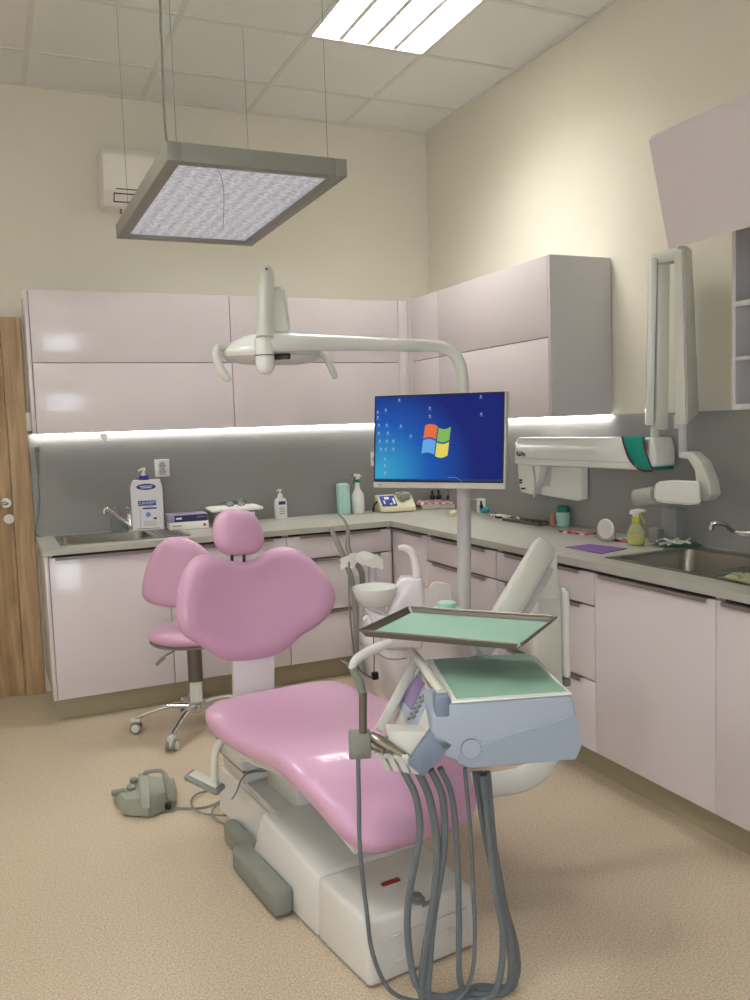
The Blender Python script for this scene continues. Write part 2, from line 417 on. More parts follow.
wallcab('two-flap gloss white wall cabinet behind the surgical lamp', 'x', -1.4123, -.401)
c = thing('corner_filler', 'narrow vertical filler panels in the inner corner between wall cabinets', 'cabinet panel', (-.37, -.34, ZB))
obj('panel', bx(B(), (-.399, -DU+.003, ZB), (-.345, -DU+.02, ZT), .001), mGloss, c); obj('panel', bx(B(), (-DU+.003, -.40, ZB), (-DU+.02, -DU+.001, ZT), .001), mGloss, c)
wallcab('narrow gloss wall cabinet on the right wall beside the inner corner', 'y', -.7303, -.402)
c2 = wallcab('wide two-flap wall cabinet on the right wall with grey end panel', 'y', -1.7464, -.7303)
obj('end_panel', bx(B(), (-DU, -1.7644, ZB), (-.009, -1.7482, ZT), .001), mCarc, c2[0])
# the open cabinet at the right edge with its folded lift-up front
y0, y1 = -2.76, -3.46
c3, q, D1 = wallcab('open wall cabinet at right edge with raised folding front', 'y', y0, y1, doors=False)
A0 = V((-DU+.01, 0, ZT-.004)); A1 = V((-.683, 0, 2.262)); A2 = V((-.603, 0, 1.928))
def slab(a, c, th):
    d = (c-a).normalized(); n = V((d.z, 0, -d.x))*th
    if n.x > 0: n = -n
    return [V((v.x, y0-.002, v.z)) for v in (a, c, c-n, a-n)]
ob = obj('upper_flap', prism(B(), slab(A0, A1+(A0-A1).normalized()*.004, .016), (0, y1-y0+.004, 0)), mGloss, c3, False)
b = B(); prism(b, slab(A1, A2, .016), (0, y1-y0+.004, 0)); obj('lower_flap', b, mGloss, c3, False)
b = B(); tube(b, [(-.30, y1+.08, 1.95), (-.62, y1+.08, 2.15)], .007, 8); obj('lift_arm', b, mSteel, c3)
# things in the open cabinet
b = B(); 
for k in range(5):
    pts = [(-.20+.004*k, -2.85-.045*math.cos(a), 1.915+.055*math.sin(a)+.004*k) for a in [i*math.pi/6 for i in range(12)]]; tube(b, pts+[pts[0]], .006, 8, 3)
bx(b, (-.24, -2.90, 1.7675), (-.15, -2.82, 1.868), .01)
tag(obj('cable_reel', b, mBlack), 'black coil of cable on the top shelf of the open wall cabinet', 'cable')

# light strips under the wall cabinets
b = B(); bx(b, (XU+.01, -.032, ZB-.017), (-.033, -.0085, ZB-.0005), .003); tag(obj('light_strip', b, mLED), 'long glowing light strip under the back wall cabinets', 'light strip', 'light strips under the wall cabinets')
b = B(); bx(b, (-.032, -1.76, ZB-.017), (-.0085, -.009, ZB-.0005), .003); tag(obj('light_strip', b, mLED), 'glowing light strip under the right wall cabinets', 'light strip', 'light strips under the wall cabinets')

# ------------------------------------------------------------------ base cabinets
def basecab(label, axis, a0, a1, fronts, hl=.16, lo_top=None, hi_top=None):
    lo, hi = min(a0, a1), max(a0, a1)
    T = thing('base_cabinet', label, 'cabinet', ((lo+hi)/2, -.3, .119) if axis == 'x' else (-.3, (lo+hi)/2, .119), 'gloss base cabinets')
    def q(a, d, z): return (a, -d, z) if axis == 'x' else (-d, a, z)
    g = .0018; z0, z1 = .119, WB-.0015; D1 = DF-.02
    b = B()
    bx(b, q(lo+g, .01, z0), q(lo+.018, D1, lo_top or z1)); bx(b, q(hi-.018, .01, z0), q(hi-g, D1, hi_top or z1)); bx(b, q(lo+.018, .01, z0), q(hi-.018, D1, z0+.018)); bx(b, q(lo+.018, .01, z0+.018), q(hi-.018, .016, z1))
    bx(b, q(lo+.018, D1-.03, z1-.05), q(hi-.018, D1-.014, z1))
    obj('body', b, [mCarc], T, False)
    b = B(); bx(b, q(lo+g, D1-.012, z1-.012), q(hi-g, D1-.002, z1)); obj('shadow_gap', b, mDark, T, False)
    zs = {'door': [(z0, z1-.010)], 'drawers': [(z0, .394), (.398, .684), (.688, z1-.010)]}[fronts]
    for k, (a, c) in enumerate(zs):
        f = obj('door' if fronts == 'door' else 'drawer', bx(B(), q(lo+g, D1+.001, a+.001), q(hi-g, DF, c-.002), .0012), mGloss, T)
        mid = (lo+hi)/2; L = hl/2 if fronts != 'door' else (hi-lo)/2-.03
        if fronts != 'door': L = (hi-lo)*.38
        h = B(); bx(h, q(mid-L, D1+.002, c-.0018), q(mid+L, DF+.012, c-.0003)); bx(h, q(mid-L, DF+.0105, c-.014), q(mid+L, DF+.012, c-.0018))
        obj('handle', h, mHandle, f, False)
    return T, q
e1 = basecab('gloss base cabinet with one wide door under the small left sink', 'x', -2.423, -1.8576, 'door')
obj('end_panel', bx(B(), (-2.441, -DF, .119), (-2.4245, -.0095, WB-.0015), .001), mGloss, e1[0])
basecab('three-drawer gloss base cabinet behind the pink stool', 'x', -1.8576, -1.2351, 'drawers')
basecab('three-drawer base cabinet on the back wall next to inner corner', 'x', -1.2351, -.6146, 'drawers')
# corner: the right run starts at the corner
basecab('narrow corner base cabinet with one door behind the spittoon', 'y', -1.0235, -.6146, 'door')
basecab('three-drawer base cabinet on right run crossed by monitor pole', 'y', -1.6997, -1.0235, 'drawers')
basecab('three-drawer base cabinet on right run behind the delivery arm column', 'y', -2.3811, -1.6997, 'drawers', lo_top=.66)
basecab('base cabinet with one tall door below the left end of big sink', 'y', -2.97, -2.3811, 'door', hi_top=.66)
basecab('base cabinet with one tall door at the right edge of view', 'y', -3.57, -2.97, 'door')
basecab('base cabinet beyond the right edge, next to the last door', 'y', -4.2, -3.57, 'door')

# worktop: L shape with openings for the sinks
SL = (-2.34, -1.90, -.50, -.17)      # left bowl x0,x1,y0,y1
SR = (-.50, -.13, -2.78, -2.36)       # right bowl
xs = [-2.4485, SL[0], SL[1], -DW, SR[0], SR[1], -.0085]
ys = [-4.2, SR[2], SR[3], -DW, SL[2], SL[3], -.0085]
def keep(i, j):
    x = (xs[i]+xs[i+1])/2; y = (ys[j]+ys[j+1])/2
    if not (y > -DW or x > -DW): return False
    if SL[0] < x < SL[1] and SL[2] < y < SL[3]: return False
    if SR[0] < x < SR[1] and SR[2] < y < SR[3]: return False
    return True
b = B(); cells(b, xs, ys, WB, WT, keep)
tag(obj('worktop', b, mTop, None, False), 'grey laminate worktop running in an L along both walls', 'worktop')

def sink(label, x0, x1, y0, y1, X0, X1, Y0, Y1, ribs=None, depth=.15):
    T = thing('sink', label, 'sink', ((x0+x1)/2, (y0+y1)/2, WT))
    b = B(); g = .003
    # rim and drainer, a plate with the bowl opening
    cells(b, [X0, x0+g, x1-g, X1], [Y0, y0+g, y1-g, Y1], WT+.0008, WT+.004, lambda i, j: not (i == 1 and j == 1))
    if ribs:
        for k in range(ribs[4]):
            f = (k+.5)/ribs[4]
            if ribs[5] == 'y': bx(b, (ribs[0]+(ribs[1]-ribs[0])*f-.004, ribs[2], WT+.004), (ribs[0]+(ribs[1]-ribs[0])*f+.004, ribs[3], WT+.007), .002)
            else: bx(b, (ribs[0], ribs[2]+(ribs[3]-ribs[2])*f-.004, WT+.004), (ribs[1], ribs[2]+(ribs[3]-ribs[2])*f+.004, WT+.007), .002)
    obj('drainer_rim', b, mSteelD, T)
    def rr(ins, z, r):
        o = []; a0, a1, b0, b1 = x0+g+ins, x1-g-ins, y0+g+ins, y1-g-ins
        for cx, cy, s in ((a1-r, b1-r, 0), (a0+r, b1-r, 90), (a0+r, b0+r, 180), (a1-r, b0+r, 270)):
            for k in range(7): a = R(s+15*k); o.append((cx+r*math.cos(a), cy+r*math.sin(a), z))
        return o
    b = B(); loft(b, [rr(0, WT+.004, .04), rr(.004, WT-.02, .05), rr(.012, WT-depth+.03, .06), rr(.03, WT-depth, .07), rr(.09, WT-depth-.004, .05)], cap=False)
    t = B(); r0 = rr(.09, WT-depth-.004, .05); t.faces.new([t.verts.new(V(p)) for p in r0]); join(b, t)
    # corner infill between square cut-out and rounded bowl
    t = B(); o = rr(0, WT+.0038, .04); cs = [(x1-g, y1-g), (x0+g, y1-g), (x0+g, y0+g), (x1-g, y0+g)]
    for i, (cx, cy) in enumerate(cs):
        c_ = t.verts.new((cx, cy, WT+.0038)); vs = [t.verts.new(V(p)) for p in o[i*7:i*7+7]]
        for k in range(6): t.faces.new((c_, vs[k], vs[k+1]))
    join(b, t)
    bw = obj('bowl', b, mSteelD, T)
    b = B(); lathe(b, [(0, 0), (.038, 0), (.038, .003), (.03, .004), (0, .001)], ((x0+x1)/2, (y0+y1)/2, WT-depth-.003)); obj('drain', b, mChrome, bw)
    return T
sink('small steel sink near the oak door', *SL, -2.36, -1.72, -.52, -.09, ribs=(-1.88, -1.74, -.48, -.15, 5, 'y'))
sink('large steel sink with drainer on the right worktop', *SR, -.52, -.06, -3.42, -2.33, ribs=(-.49, -.12, -3.38, -2.82, 8, 'x'), depth=.17)

# ------------------------------------------------------------------ suspended panel luminaire
T = thing('pendant_light', 'large rectangular grey framed luminaire hanging on wires above the chair', 'pendant light', (-1.77, -1.56, 2.25))
X0, X1, Y0, Y1, Z0, Z1 = -2.074, -1.458, -2.143, -.968, 2.25, 2.31
b = B(); wd = .045
bx(b, (X0, Y0, Z0), (X0+wd, Y1, Z1), .003); bx(b, (X1-wd, Y0, Z0), (X1, Y1, Z1), .003); bx(b, (X0+wd, Y0, Z0), (X1-wd, Y0+wd, Z1), .003); bx(b, (X0+wd, Y1-wd, Z0), (X1-wd, Y1, Z1), .003)
bx(b, (X0+.01, Y0+.01, Z1-.006), (X1-.01, Y1-.01, Z1-.001))
obj('frame', b, mFrame, T)
obj('diffuser', bx(B(), (X0+wd, Y0+wd, Z0+.014), (X1-wd, Y1-wd, Z0+.02)), mDiff, T, False)
for px, py in (((X0+.04), Y0+.04), (X1-.055, Y0+.04), (X0+.05, Y1-.05), (X1-.012, Y1-.05)):
    b = B(); tube(b, [(px, py, Z1), (px, py, H)], .001, 6, 1); obj('wire', b, mGreyP, T)
for f in (.38, .8):
    b = B(); xx = X0+(X1-X0)*f; bx(b, (xx-.02, Y0+.03, Z1-.001), (xx+.02, Y0+.06, Z1+.012), .004); obj('bracket', b, mWarm, T)
b = B(); pc_ = [at(x, y, 'y', Y0+.03) for x, y in ((170, 151), (166.5, 140), (164.5, 121), (163, 95), (162, 60), (160.5, 20), (160, 0))]; tube(b, pc_+[V((pc_[-1].x, Y0+.03, H))], .0042, 8); obj('power_cord', b, mGreyP, T)
b = B(); tube(b, [at(x, y, 'z', Z0-.003) for x, y in ((217, 168), (222, 180), (224, 200), (223, 230))], .0014, 6); obj('loose_thread', b, mGreyP, T)

# air conditioner on the back wall
p0, p1 = at(101, 143, 'y', -.2), at(104, 203, 'y', -.2)
T = thing('air_conditioner', 'white split air conditioner on the wall partly behind hanging luminaire', 'air conditioner', (p0.x+.4, -.1, p1.z))
L = .80; z0, z1 = p1.z, p0.z
b = B(); prism(b, [(p0.x, -.001, z0), (p0.x, -.001, z1), (p0.x, -.16, z1), (p0.x, -.205, z1-.05), (p0.x, -.205, z0+.07), (p0.x, -.15, z0)], (L, 0, 0), .008, 3); obj('casing', b, mat('aircon_white', (244, 238, 230), .4), T)
b = B(); bx(b, (p0.x+.06, -.209, z0+.075), (p0.x+.5, -.2045, z0+.079)); obj('seam', b, mDark, T, False)
b = B()
for a, c in (((.05, .018), (.055, .058)), ((.32, .018), (.325, .058)), ((.055, .018), (.32, .022)), ((.055, .054), (.32, .058))):
    # outlined display window on the slanted lower front
    def s(u, w_): return (p0.x+u, -.15-.055*w_/.07-.003, z0+w_)
    prism(b, [s(a[0], a[1]), s(c[0], a[1]), s(c[0], c[1]), s(a[0], c[1])], (0, .004, 0))
obj('display_outline', b, mBlack, T, False)
b = B(); tube(b, [at(121, 205, 'y', -.1), at(121, 214, 'y', -.1)], .006, 8); obj('drain_stub', b, mGreyP, T)

# ------------------------------------------------------------------ patient chair (frame: u right, v to the rear, z up)
KO = V((-1.715, -3.075, 0)); KA = R(6)
KM = Matrix.Translation(KO) @ Matrix.Rotation(KA, 4, 'Z')
KI = KM.inverted()
def K(u, v, z): return KM @ V((u, v, z))
def on_plane(px, py, o, n):
    d = ray(px, py); n = V(n); return CAM + d*((V(o)-CAM).dot(n)/d.dot(n))
CH = thing('dental_chair', 'pink upholstered dental treatment chair with butterfly backrest on a white base', 'dental chair', K(0, .5, 0))
# base shell, front and middle blocks
def block(v0, v1, w0, w1, h0, h1, slant=0, zlow=.004):
    b = B()
    loft(b, [[(-w, v+dz0, z0), (w, v+dz0, z0), (w-.008, v+dz1, z1), (-w+.008, v+dz1, z1)] for w, v, z0, z1, dz0, dz1 in
             ((w0, v0, zlow, h0, 0, .012 if v0 < .05 else 0), (w1, v1, zlow, h1, slant, 0))])
    bmesh.ops.bevel(b, geom=b.edges[:], offset=.014, segments=3, profile=.5, affect='EDGES')
    return b
obj('front_cover', block(0, .262, .168, .180, .168, .178), mBase, CH, M=KM)
obj('base_cover', block(.2645, .62, .180, .192, .178, .222, slant=.11), mBase, CH, M=KM)
b = B(); loft(b, [[(-.15, v, .03), (.15, v, .03), (.14, v, z), (-.14, v, z)] for v, z in ((.60, .205), (1.12, .21))]); bmesh.ops.bevel(b, geom=b.edges[:], offset=.015, segments=3, affect='EDGES')
obj('rear_platform', b, mBase, CH, M=KM)
bx(b := B(), (-.13, .03, 0), (.13, 1.05, .03), .004); obj('floor_plate', b, mGreyP, CH, M=KM)
# lifting column housing with seams
b = B(); loft(b, [[(-w, v0, z), (w, v0, z), (w, v1, z), (-w, v1, z)] for w, v0, v1, z in ((.10, .95, 1.04, .16), (.145, .86, 1.06, .225), (.15, .84, 1.06, .30), (.148, .83, 1.04, .405))])
bmesh.ops.bevel(b, geom=b.edges[:], offset=.008, segments=2, affect='EDGES'); hs = obj('lift_housing', b, mBase, CH, M=KM)
b = B(); bx(b, (-.1515, .838, .306), (.1515, 1.102, .309)); bx(b, (-.151, .845, .262), (.151, 1.102, .264)); obj('housing_seam', b, mGreyP, hs, False, M=KM)
b = B(); bx(b, (-.07, .60, .20), (.07, .86, .30), .02); bx(b, (-.08, .50, .30), (.08, .9, .425), .02); obj('seat_carrier', b, mBase, CH, M=KM)
# grey safety bar beside the base
b = B(); bx(b, (-.247, .40, .005), (-.182, .74, .088), .020, 3); bx(b, (-.205, .69, .005), (-.155, .93, .085), .018, 3); obj('side_bumper', b, mGreyP, CH, M=KM @ Matrix.Translation((.002, 0, 0)))
# red lamp slot, foot switch stud, nameplate on the cover
b = B(); bx(b, (-.045, .128, .168), (.012, .145, .1775), .004); obj('indicator_window', b, mRed, CH, M=KM)
b = B(); lathe(b, [(.022, .165), (.022, .171), (.014, .174), (.014, .182), (0, .184)], (.0, .035, 0)); obj('stud', b, mGreyP, CH, M=KM)
b = B(); bx(b, (.0, .008, .160), (.032, .0105, .1715)); obj('nameplate', b, mGreyP, CH, M=KM)
b = B()
for u0, z in ((.07, .07), (-.09, .045)): bx(b, (u0, -.0035, z), (u0+.035, .004, z+.006))
bx(b, (-.13, -.0015, .118), (.13, .004, .1195)); obj('front_groove', b, mCarc, CH, M=KM)
# seat and leg cushion
rows = [(.955, .13, .500), (.950, .20, .502), (.932, .238, .505), (.89, .262, .507), (.80, .275, .508), (.66, .276, .510), (.52, .272, .522), (.41, .270, .541), (.33, .267, .551), (.26, .262, .547),
        (.19, .248, .524), (.13, .232, .494), (.085, .214, .466), (.045, .200, .440), (.018, .184, .421), (-.003, .158, .406), (-.014, .118, .398)]
rings = []
for i, (v, hw, z) in enumerate(rows):
    e = min(i, len(rows)-1-i); th = .092*(.35, .68, .9, 1)[min(e, 3)]
    a, c = rows[max(i-1, 0)], rows[min(i+1, len(rows)-1)]
    sl = math.atan2(a[2]-c[2], a[0]-c[0]); r_ = []
    for k in range(32):
        t = 2*math.pi*k/32; cx, sx_ = math.cos(t), math.sin(t); q_ = 2/3.6
        x = hw*math.copysign(abs(cx)**q_, cx); h = th/2*math.copysign(abs(sx_)**q_, sx_)
        if h > 0: h -= .010*(1-(x/hw)**2) if 2 < i < 9 else 0
        r_.append((x, v-math.sin(sl)*h, z-.046+math.cos(sl)*h))
    rings.append(r_)
b = B(); loft(b, rings); bmesh.ops.subdivide_edges(b, edges=[], cuts=0)
o = obj('seat_cushion', b, mPink, CH, M=KM, ang=80); md = o.modifiers.new('s', 'SUBSURF'); md.levels = md.render_levels = 1
b = B(); loft(b, [[(s*hw*.86, v, z-.088+dz) for s, dz in ((-1, 0), (1, 0), (1, -.016), (-1, -.016))] for v, hw, z in rows[3:14]]); obj('seat_pan', b, mBase, CH, M=KM)
# backrest
T_ = R(10)
eu = (KM.to_3x3() @ V((1, 0, 0))); eb = (KM.to_3x3() @ V((0, math.sin(T_), math.cos(T_)))); eh = (KM.to_3x3() @ V((0, -math.cos(T_), math.sin(T_))))
Bo = K(.02, 1.08, .76)
def outl(pts, o, n, a, c): return [((on_plane(x, y, o, n)-V(o)).dot(a), (on_plane(x, y, o, n)-V(o)).dot(c)) for x, y in pts]
bp = [(100+x/2.857, 500+y/2.857) for x, y in [(221, 318), (223, 270), (238, 215), (265, 173), (300, 153), (350, 161), (400, 171), (450, 166), (490, 143), (535, 131), (585, 147), (632, 195), (668, 255), (667, 305),
      (632, 355), (580, 392), (548, 425), (510, 446), (450, 459), (385, 462), (338, 447), (290, 416), (248, 392), (228, 362)]]
fr = lambda a, c, h: Bo+eu*a+eb*c+eh*(h-.05*(max(0, 1-(a/.34)**2)-.5)-.02)
b = B(); pad(b, outl(bp, Bo, eh, eu, eb), .085, fr, edge=.55, dish=.25, n=3)
o = obj('backrest', b, mPink, CH, ang=80)
b = B(); pad(b, [(x*.82, y*.82) for x, y in outl(bp, Bo, eh, eu, eb)], .04, lambda a, c, h: fr(a, c, h-.045), edge=.3, n=3); obj('back_shell', b, mWhite, CH, ang=60)
bk = lambda x, y, v=1.085: on_plane(x, y, K(0, v, 0), KM.to_3x3() @ V((0, 1, 0)))
b = B(); prism(b, [bk(234.5, 648), bk(274.5, 646), bk(275, 700), bk(235, 702)], KM.to_3x3() @ V((0, .03, 0)), .004); bx(b, (-.10, .93, .40), (.05, 1.115, .425), .008, M=KM)
obj('back_bracket', b, mLilac, CH)
Ho = K(-.03, 1.16, 1.045)
hp = [(100+x/2.857, 500+y/2.857) for x, y in [(322, 80), (332, 48), (358, 30), (395, 26), (430, 35), (452, 60), (466, 100), (464, 130), (448, 150), (415, 158), (375, 160), (345, 148), (326, 118)]]
b = B(); pad(b, outl(hp, Ho, eh, eu, eb), .085, lambda a, c, h: Ho+eu*a+eb*c+eh*h, edge=.6, dish=0, n=4); hd = obj('headrest', b, mPink, CH, ang=80)
b = B()
for px in (234, 246): tube(b, [on_plane(px, 552, Bo, eh)-eh*.02, on_plane(px+1, 575, Bo, eh)-eh*.03], .006, 8, 1)
obj('headrest_post', b, mBlack, CH)
# left armrest, folded down
ar = lambda px, py: on_plane(px, py, K(-.27, .75, 0), KM.to_3x3() @ V((1, .9, 0)).normalized())
b = B(); tube(b, [ar(262, 737), ar(246, 733), ar(231, 733), ar(220, 743), ar(215, 756), ar(215, 790)], [.013, .014, .014, .012, .011, .011], 12)
bx(b, (-.25, .62, .39), (-.17, .80, .43), .012, M=KM)
obj('armrest_arm', b, mWarm, CH)
pc = ar(205, 781); px_ = (ar(222, 789)-ar(188, 772)); L_ = px_.length/2
b = B(); mA = orient(pc, (0, 0, 1), up=px_.cross(V((0, 0, 1)))); ax_ = px_.normalized()
mP = Matrix((ax_, V((0, 0, 1)).cross(ax_).normalized(), ax_.cross(V((0, 0, 1)).cross(ax_)).normalized())).transposed().to_4x4(); mP.translation = pc
bx(b, (-L_, -.030, -.014), (L_, .030, .006), .012, 3, M=mP); ap = obj('armrest_pad', b, mGreyP, CH)
b = B(); bx(b, (-L_*.8, -.02, .005), (L_*.75, .02, .0085), .003, M=mP); obj('pad_inlay', b, mWarm, ap)
# cable up the housing
b = B(); hp_ = lambda x, y, v: on_plane(x, y, K(0, v, 0), KM.to_3x3() @ V((0, 1, 0)))
tube(b, [hp_(266, 771, .822), hp_(254, 772, .822), hp_(245, 775, .822), hp_(240, 782, .85), hp_(237, 791, .88), hp_(232, 799, .92)], .003, 8); obj('cable', b, mGreyP, CH)
# low swing arm carrying the column of the delivery unit
b = B(); tube(b, [K(.05, .62, .30), K(.2, .45, .30), V((-1.45, -2.73, .30)), V((-1.26, -2.80, .30)), V((-1.15, -2.80, .335)), V((-1.115, -2.79, .42)), V((-1.115, -2.79, .56))], [.026, .034, .036, .038, .038, .038, .036], 18, 8)
obj('swing_arm', b, mWhite, CH)

# ------------------------------------------------------------------ delivery column and spring arm
QO = V((-1.735, -3.30, 0)); QM = Matrix.Translation(QO) @ Matrix.Rotation(R(-22), 4, 'Z'); Q3 = QM.to_3x3()
def Q(s, t, z): return QM @ V((s, t, z))
def qp(px, py, t): return on_plane(px, py, Q(0, t, 0), Q3 @ V((0, 1, 0)))
DUt = thing('delivery_unit', 'blue-grey and white dental delivery unit with mint mat and hanging hoses', 'dental unit', Q(.1, .17, .56))
T = DUt
cc = V((-1.115, -2.79, 0))
Mc = Matrix.Translation(cc) @ Matrix.Rotation(R(-24), 4, 'Z')
b = B(); bx(b, (-.055, -.04, .562), (.035, .04, .90), .015, 3, M=Mc); obj('column', b, mWarm, T)
b = B(); bx(b, (.036, -.03, .60), (.062, .035, .875), .012, 3, M=Mc); obj('side_cover', b, mWhite, T)
b = B(); bx(b, (.034, -.031, .575), (.06, .03, .599), .006, 2, M=Mc); obj('foot_ring', b, mGreyP, T)
def spar(pa, pb, wid, th, bev=.006):
    d = (pb-pa).normalized(); n = d.cross(FWD).normalized(); f = n.cross(d).normalized(); b_ = B()
    prism(b_, [pa-n*wid/2-f*th/2, pa+n*wid/2-f*th/2, pa+n*wid/2+f*th/2, pa-n*wid/2+f*th/2], pb-pa, bev, 2); return b_
A_, B_ = W(545, 545, 2.55), W(496, 628, 2.33)
obj('spring_arm', spar(A_, B_, .066, .05, .012), mWarm, T)
b = spar(W(553, 562, 2.58), W(520, 622, 2.42), .022, .04); obj('link_bar', b, mCarc, T)
b = B(); prism(b, [W(540, 600, 2.54), W(549, 568, 2.54), W(557, 552, 2.54), W(558, 600, 2.54)], FWD*.07, .004); obj('knuckle', b, mWarm, T)
b = B(); bx(b, (-.058, -.05, .81), (-.038, -.035, .855), .004, M=Mc); obj('knob', b, mWhite, T)
b = B(); tube(b, [B_+V((.02, 0, 0)), W(486, 645, 2.31), W(478, 652, 2.30)], .026, 14); obj('wrist', b, mWarm, T)

# ------------------------------------------------------------------ delivery unit
side = [(-.055, .742), (-.010, .766), (.262, .772), (.271, .752), (.285, .656), (.271, .622), (.03, .613), (-.026, .645), (-.056, .69)]
b = B(); prism(b, [(s, 0, z) for s, z in side], (0, .35, 0), .007, 3); obj('housing', b, mBlue, DUt, M=QM)
b = B(); prism(b, [(.06, -.0035, .672), (.2745, -.0035, .7285), (.2845, -.0035, .656), (.271, -.0035, .624), (.032, -.0035, .616), (.0, -.0035, .63), (.01, -.0035, .655)], (0, .005, 0), .0015, 1); obj('side_cover', b, mBlue2, DUt, M=QM)
b = B(); tube(b, [(.033, -.001, .661), (.033, -.007, .661)], .0215, 32, 1); pv = obj('pivot_cap', b, mBlue, DUt, M=QM)
b = B(); tube(b, [(.033, -.001, .661), (.033, -.0045, .661)], .0232, 32, 1); obj('pivot_ring', b, mBlueD, pv, M=QM)
b = B(); prism(b, [(-.008, -.003, .7665), (.266, .0, .7725), (.245, .352, .7725), (-.03, .352, .7665)], (0, 0, .0045), .002, 2); obj('top_plate', b, mWhite, DUt, M=QM)
b = B(); prism(b, [(.004, .012, .7718), (.256, .014, .7774), (.236, .338, .7774), (-.014, .338, .7718)], (0, 0, .0022), .0008, 1); obj('mat', b, mGreen, DUt, M=QM)
b = B(); tube(b, [qp(442, 693, .02), qp(413, 652, .30)], .0115, 14, 1); tube(b, [qp(413, 652, .30), qp(411, 656, .33), Q(-.05, .34, .76)], .013, 10, 3); obj('handle_bar', b, mWarm, DUt)
b = B(); bx(b, (-.046, -.002, .735), (-.012, .05, .785), .006, M=QM); obj('handle_mount', b, mBlueD, DUt)
# control panel: steep face below the handle
n_ = Q3 @ V((-.86, 0, .5))
pl = [qp(428, 702, .11), qp(421, 668, .30), qp(399, 705, .30), qp(409, 729, .11)]
def cp(px, py): return on_plane(px, py, cpo, cpn)
cpo = Q(-.058, .15, .72); cpn = Q3 @ V((-.85, -.12, .5))
b = B(); prism(b, [cp(421, 666), cp(397, 705), cp(386, 731), cp(431, 731), cp(434, 703)], -cpn.normalized()*.012, .003); pn = obj('control_panel', b, mWarm, DUt)
b = B(); prism(b, [cp(420, 671), cp(399, 705), cp(408, 727), cp(416, 727), cp(429, 701)], cpn.normalized()*.002, .0008, 1); obj('display_bezel', b, mBlue, pn)
mDisp = mat('lavender_display', (130, 108, 150), .2, emit=(120, 100, 150), es=.12)
b = B(); prism(b, [cp(418, 675), cp(404, 702), cp(412, 711), cp(425, 684)], cpn.normalized()*.0035); obj('display', b, mDisp, pn)
b = B()
for k in range(5):
    f = k/4; x_, y_ = 426-11*f, 697+21*f
    prism(b, [cp(x_-2.5, y_-1), cp(x_+1.2, y_-3), cp(x_+1.8, y_-.5), cp(x_-1.8, y_+1.6)], cpn.normalized()*.0045)
    prism(b, [cp(x_-6.5, y_+1), cp(x_-4, y_-.6), cp(x_-3.4, y_+1), cp(x_-5.8, y_+2.6)], cpn.normalized()*.0045)
obj('buttons', b, mGreyP, pn)
b = spar(qp(416, 660, .33), qp(379, 731, .24), .022, .03, .004); obj('side_rail', b, mWarm, DUt)
# instrument holder with forks
b = B(); prism(b, [qp(431, 731, 0), qp(408, 765, 0), qp(423, 777, 0), qp(454, 745, 0)], Q3 @ V((0, .03, 0)), .003); obj('holder_cap', b, mBlueD, DUt)
b = B(); prism(b, [qp(386, 731, .06), qp(431, 732, .035), qp(410, 765, .035), qp(396, 762, .05)], Q3 @ V((0, .05, 0)), .003); obj('holder_bar', b, mWarm, DUt)
for k in range(4):
    b = B(); t0 = .03+.014*(3-k); x_ = 376+9.2*k; y_ = 753+1.0*k
    prism(b, [qp(x_, y_, t0), qp(x_+6.5, y_+.5, t0), qp(x_+16, y_+19, t0), qp(x_+9, y_+18, t0)], Q3 @ V((0, .035, 0)), .0015)
    bx(b, (-.01, -.006, 0), (.004, .012, .01), .001, M=Matrix.Translation(qp(x_+3, y_+3, t0)) @ Matrix.Rotation(R(-22), 4, 'Z'))
    obj('fork', b, mWarm, DUt)
b = B(); bx(b, (-.026, 0, -.028), (.026, .05, .028), .004, M=Matrix.Translation(qp(360, 748, .05)) @ Matrix.Rotation(R(-22), 4, 'Z')); bx(b, (0, .012, -.012), (.09, .045, .01), .003, M=Matrix.Translation(qp(365, 748, .05)) @ Matrix.Rotation(R(-22), 4, 'Z')); obj('end_holder', b, mGreyP, DUt)
b = B(); tube(b, [qp(371, 734, .04), qp(378, 739, .04), qp(392, 747, .04), qp(408, 757, .04)], [.006, .011, .010, .008], 12, 4); obj('handpiece', b, mSteel, DUt)
b = B(); tube(b, [qp(366, 741, .06), qp(374, 746, .06), qp(384, 751, .05)], [.004, .009, .007], 10, 4); obj('handpiece', b, mTrayEdge, DUt)
# three-way syringe standing in the end holder
b = B(); tube(b, [qp(363, 745, .072), qp(363, 715, .072), qp(363, 692, .072)], [.0095, .0095, .010], 12, 4); sy = obj('syringe_body', b, mTrayEdge, DUt)
b = B(); tube(b, [qp(362, 692, .072), qp(358, 680, .072), qp(352, 668, .072)], [.010, .010, .008], 12, 4); tube(b, [qp(352, 668, .072), qp(346, 663, .072), qp(341, 661, .072)], .0025, 8, 4); obj('syringe_tip', b, mGreyP, sy)
b = B(); tube(b, [qp(351, 669, .072), qp(357, 659, .08), qp(372, 650, .1), qp(391, 642, .12)], [.008, .011, .012, .009], 12, 5); obj('syringe_handle', b, mCarc, sy)
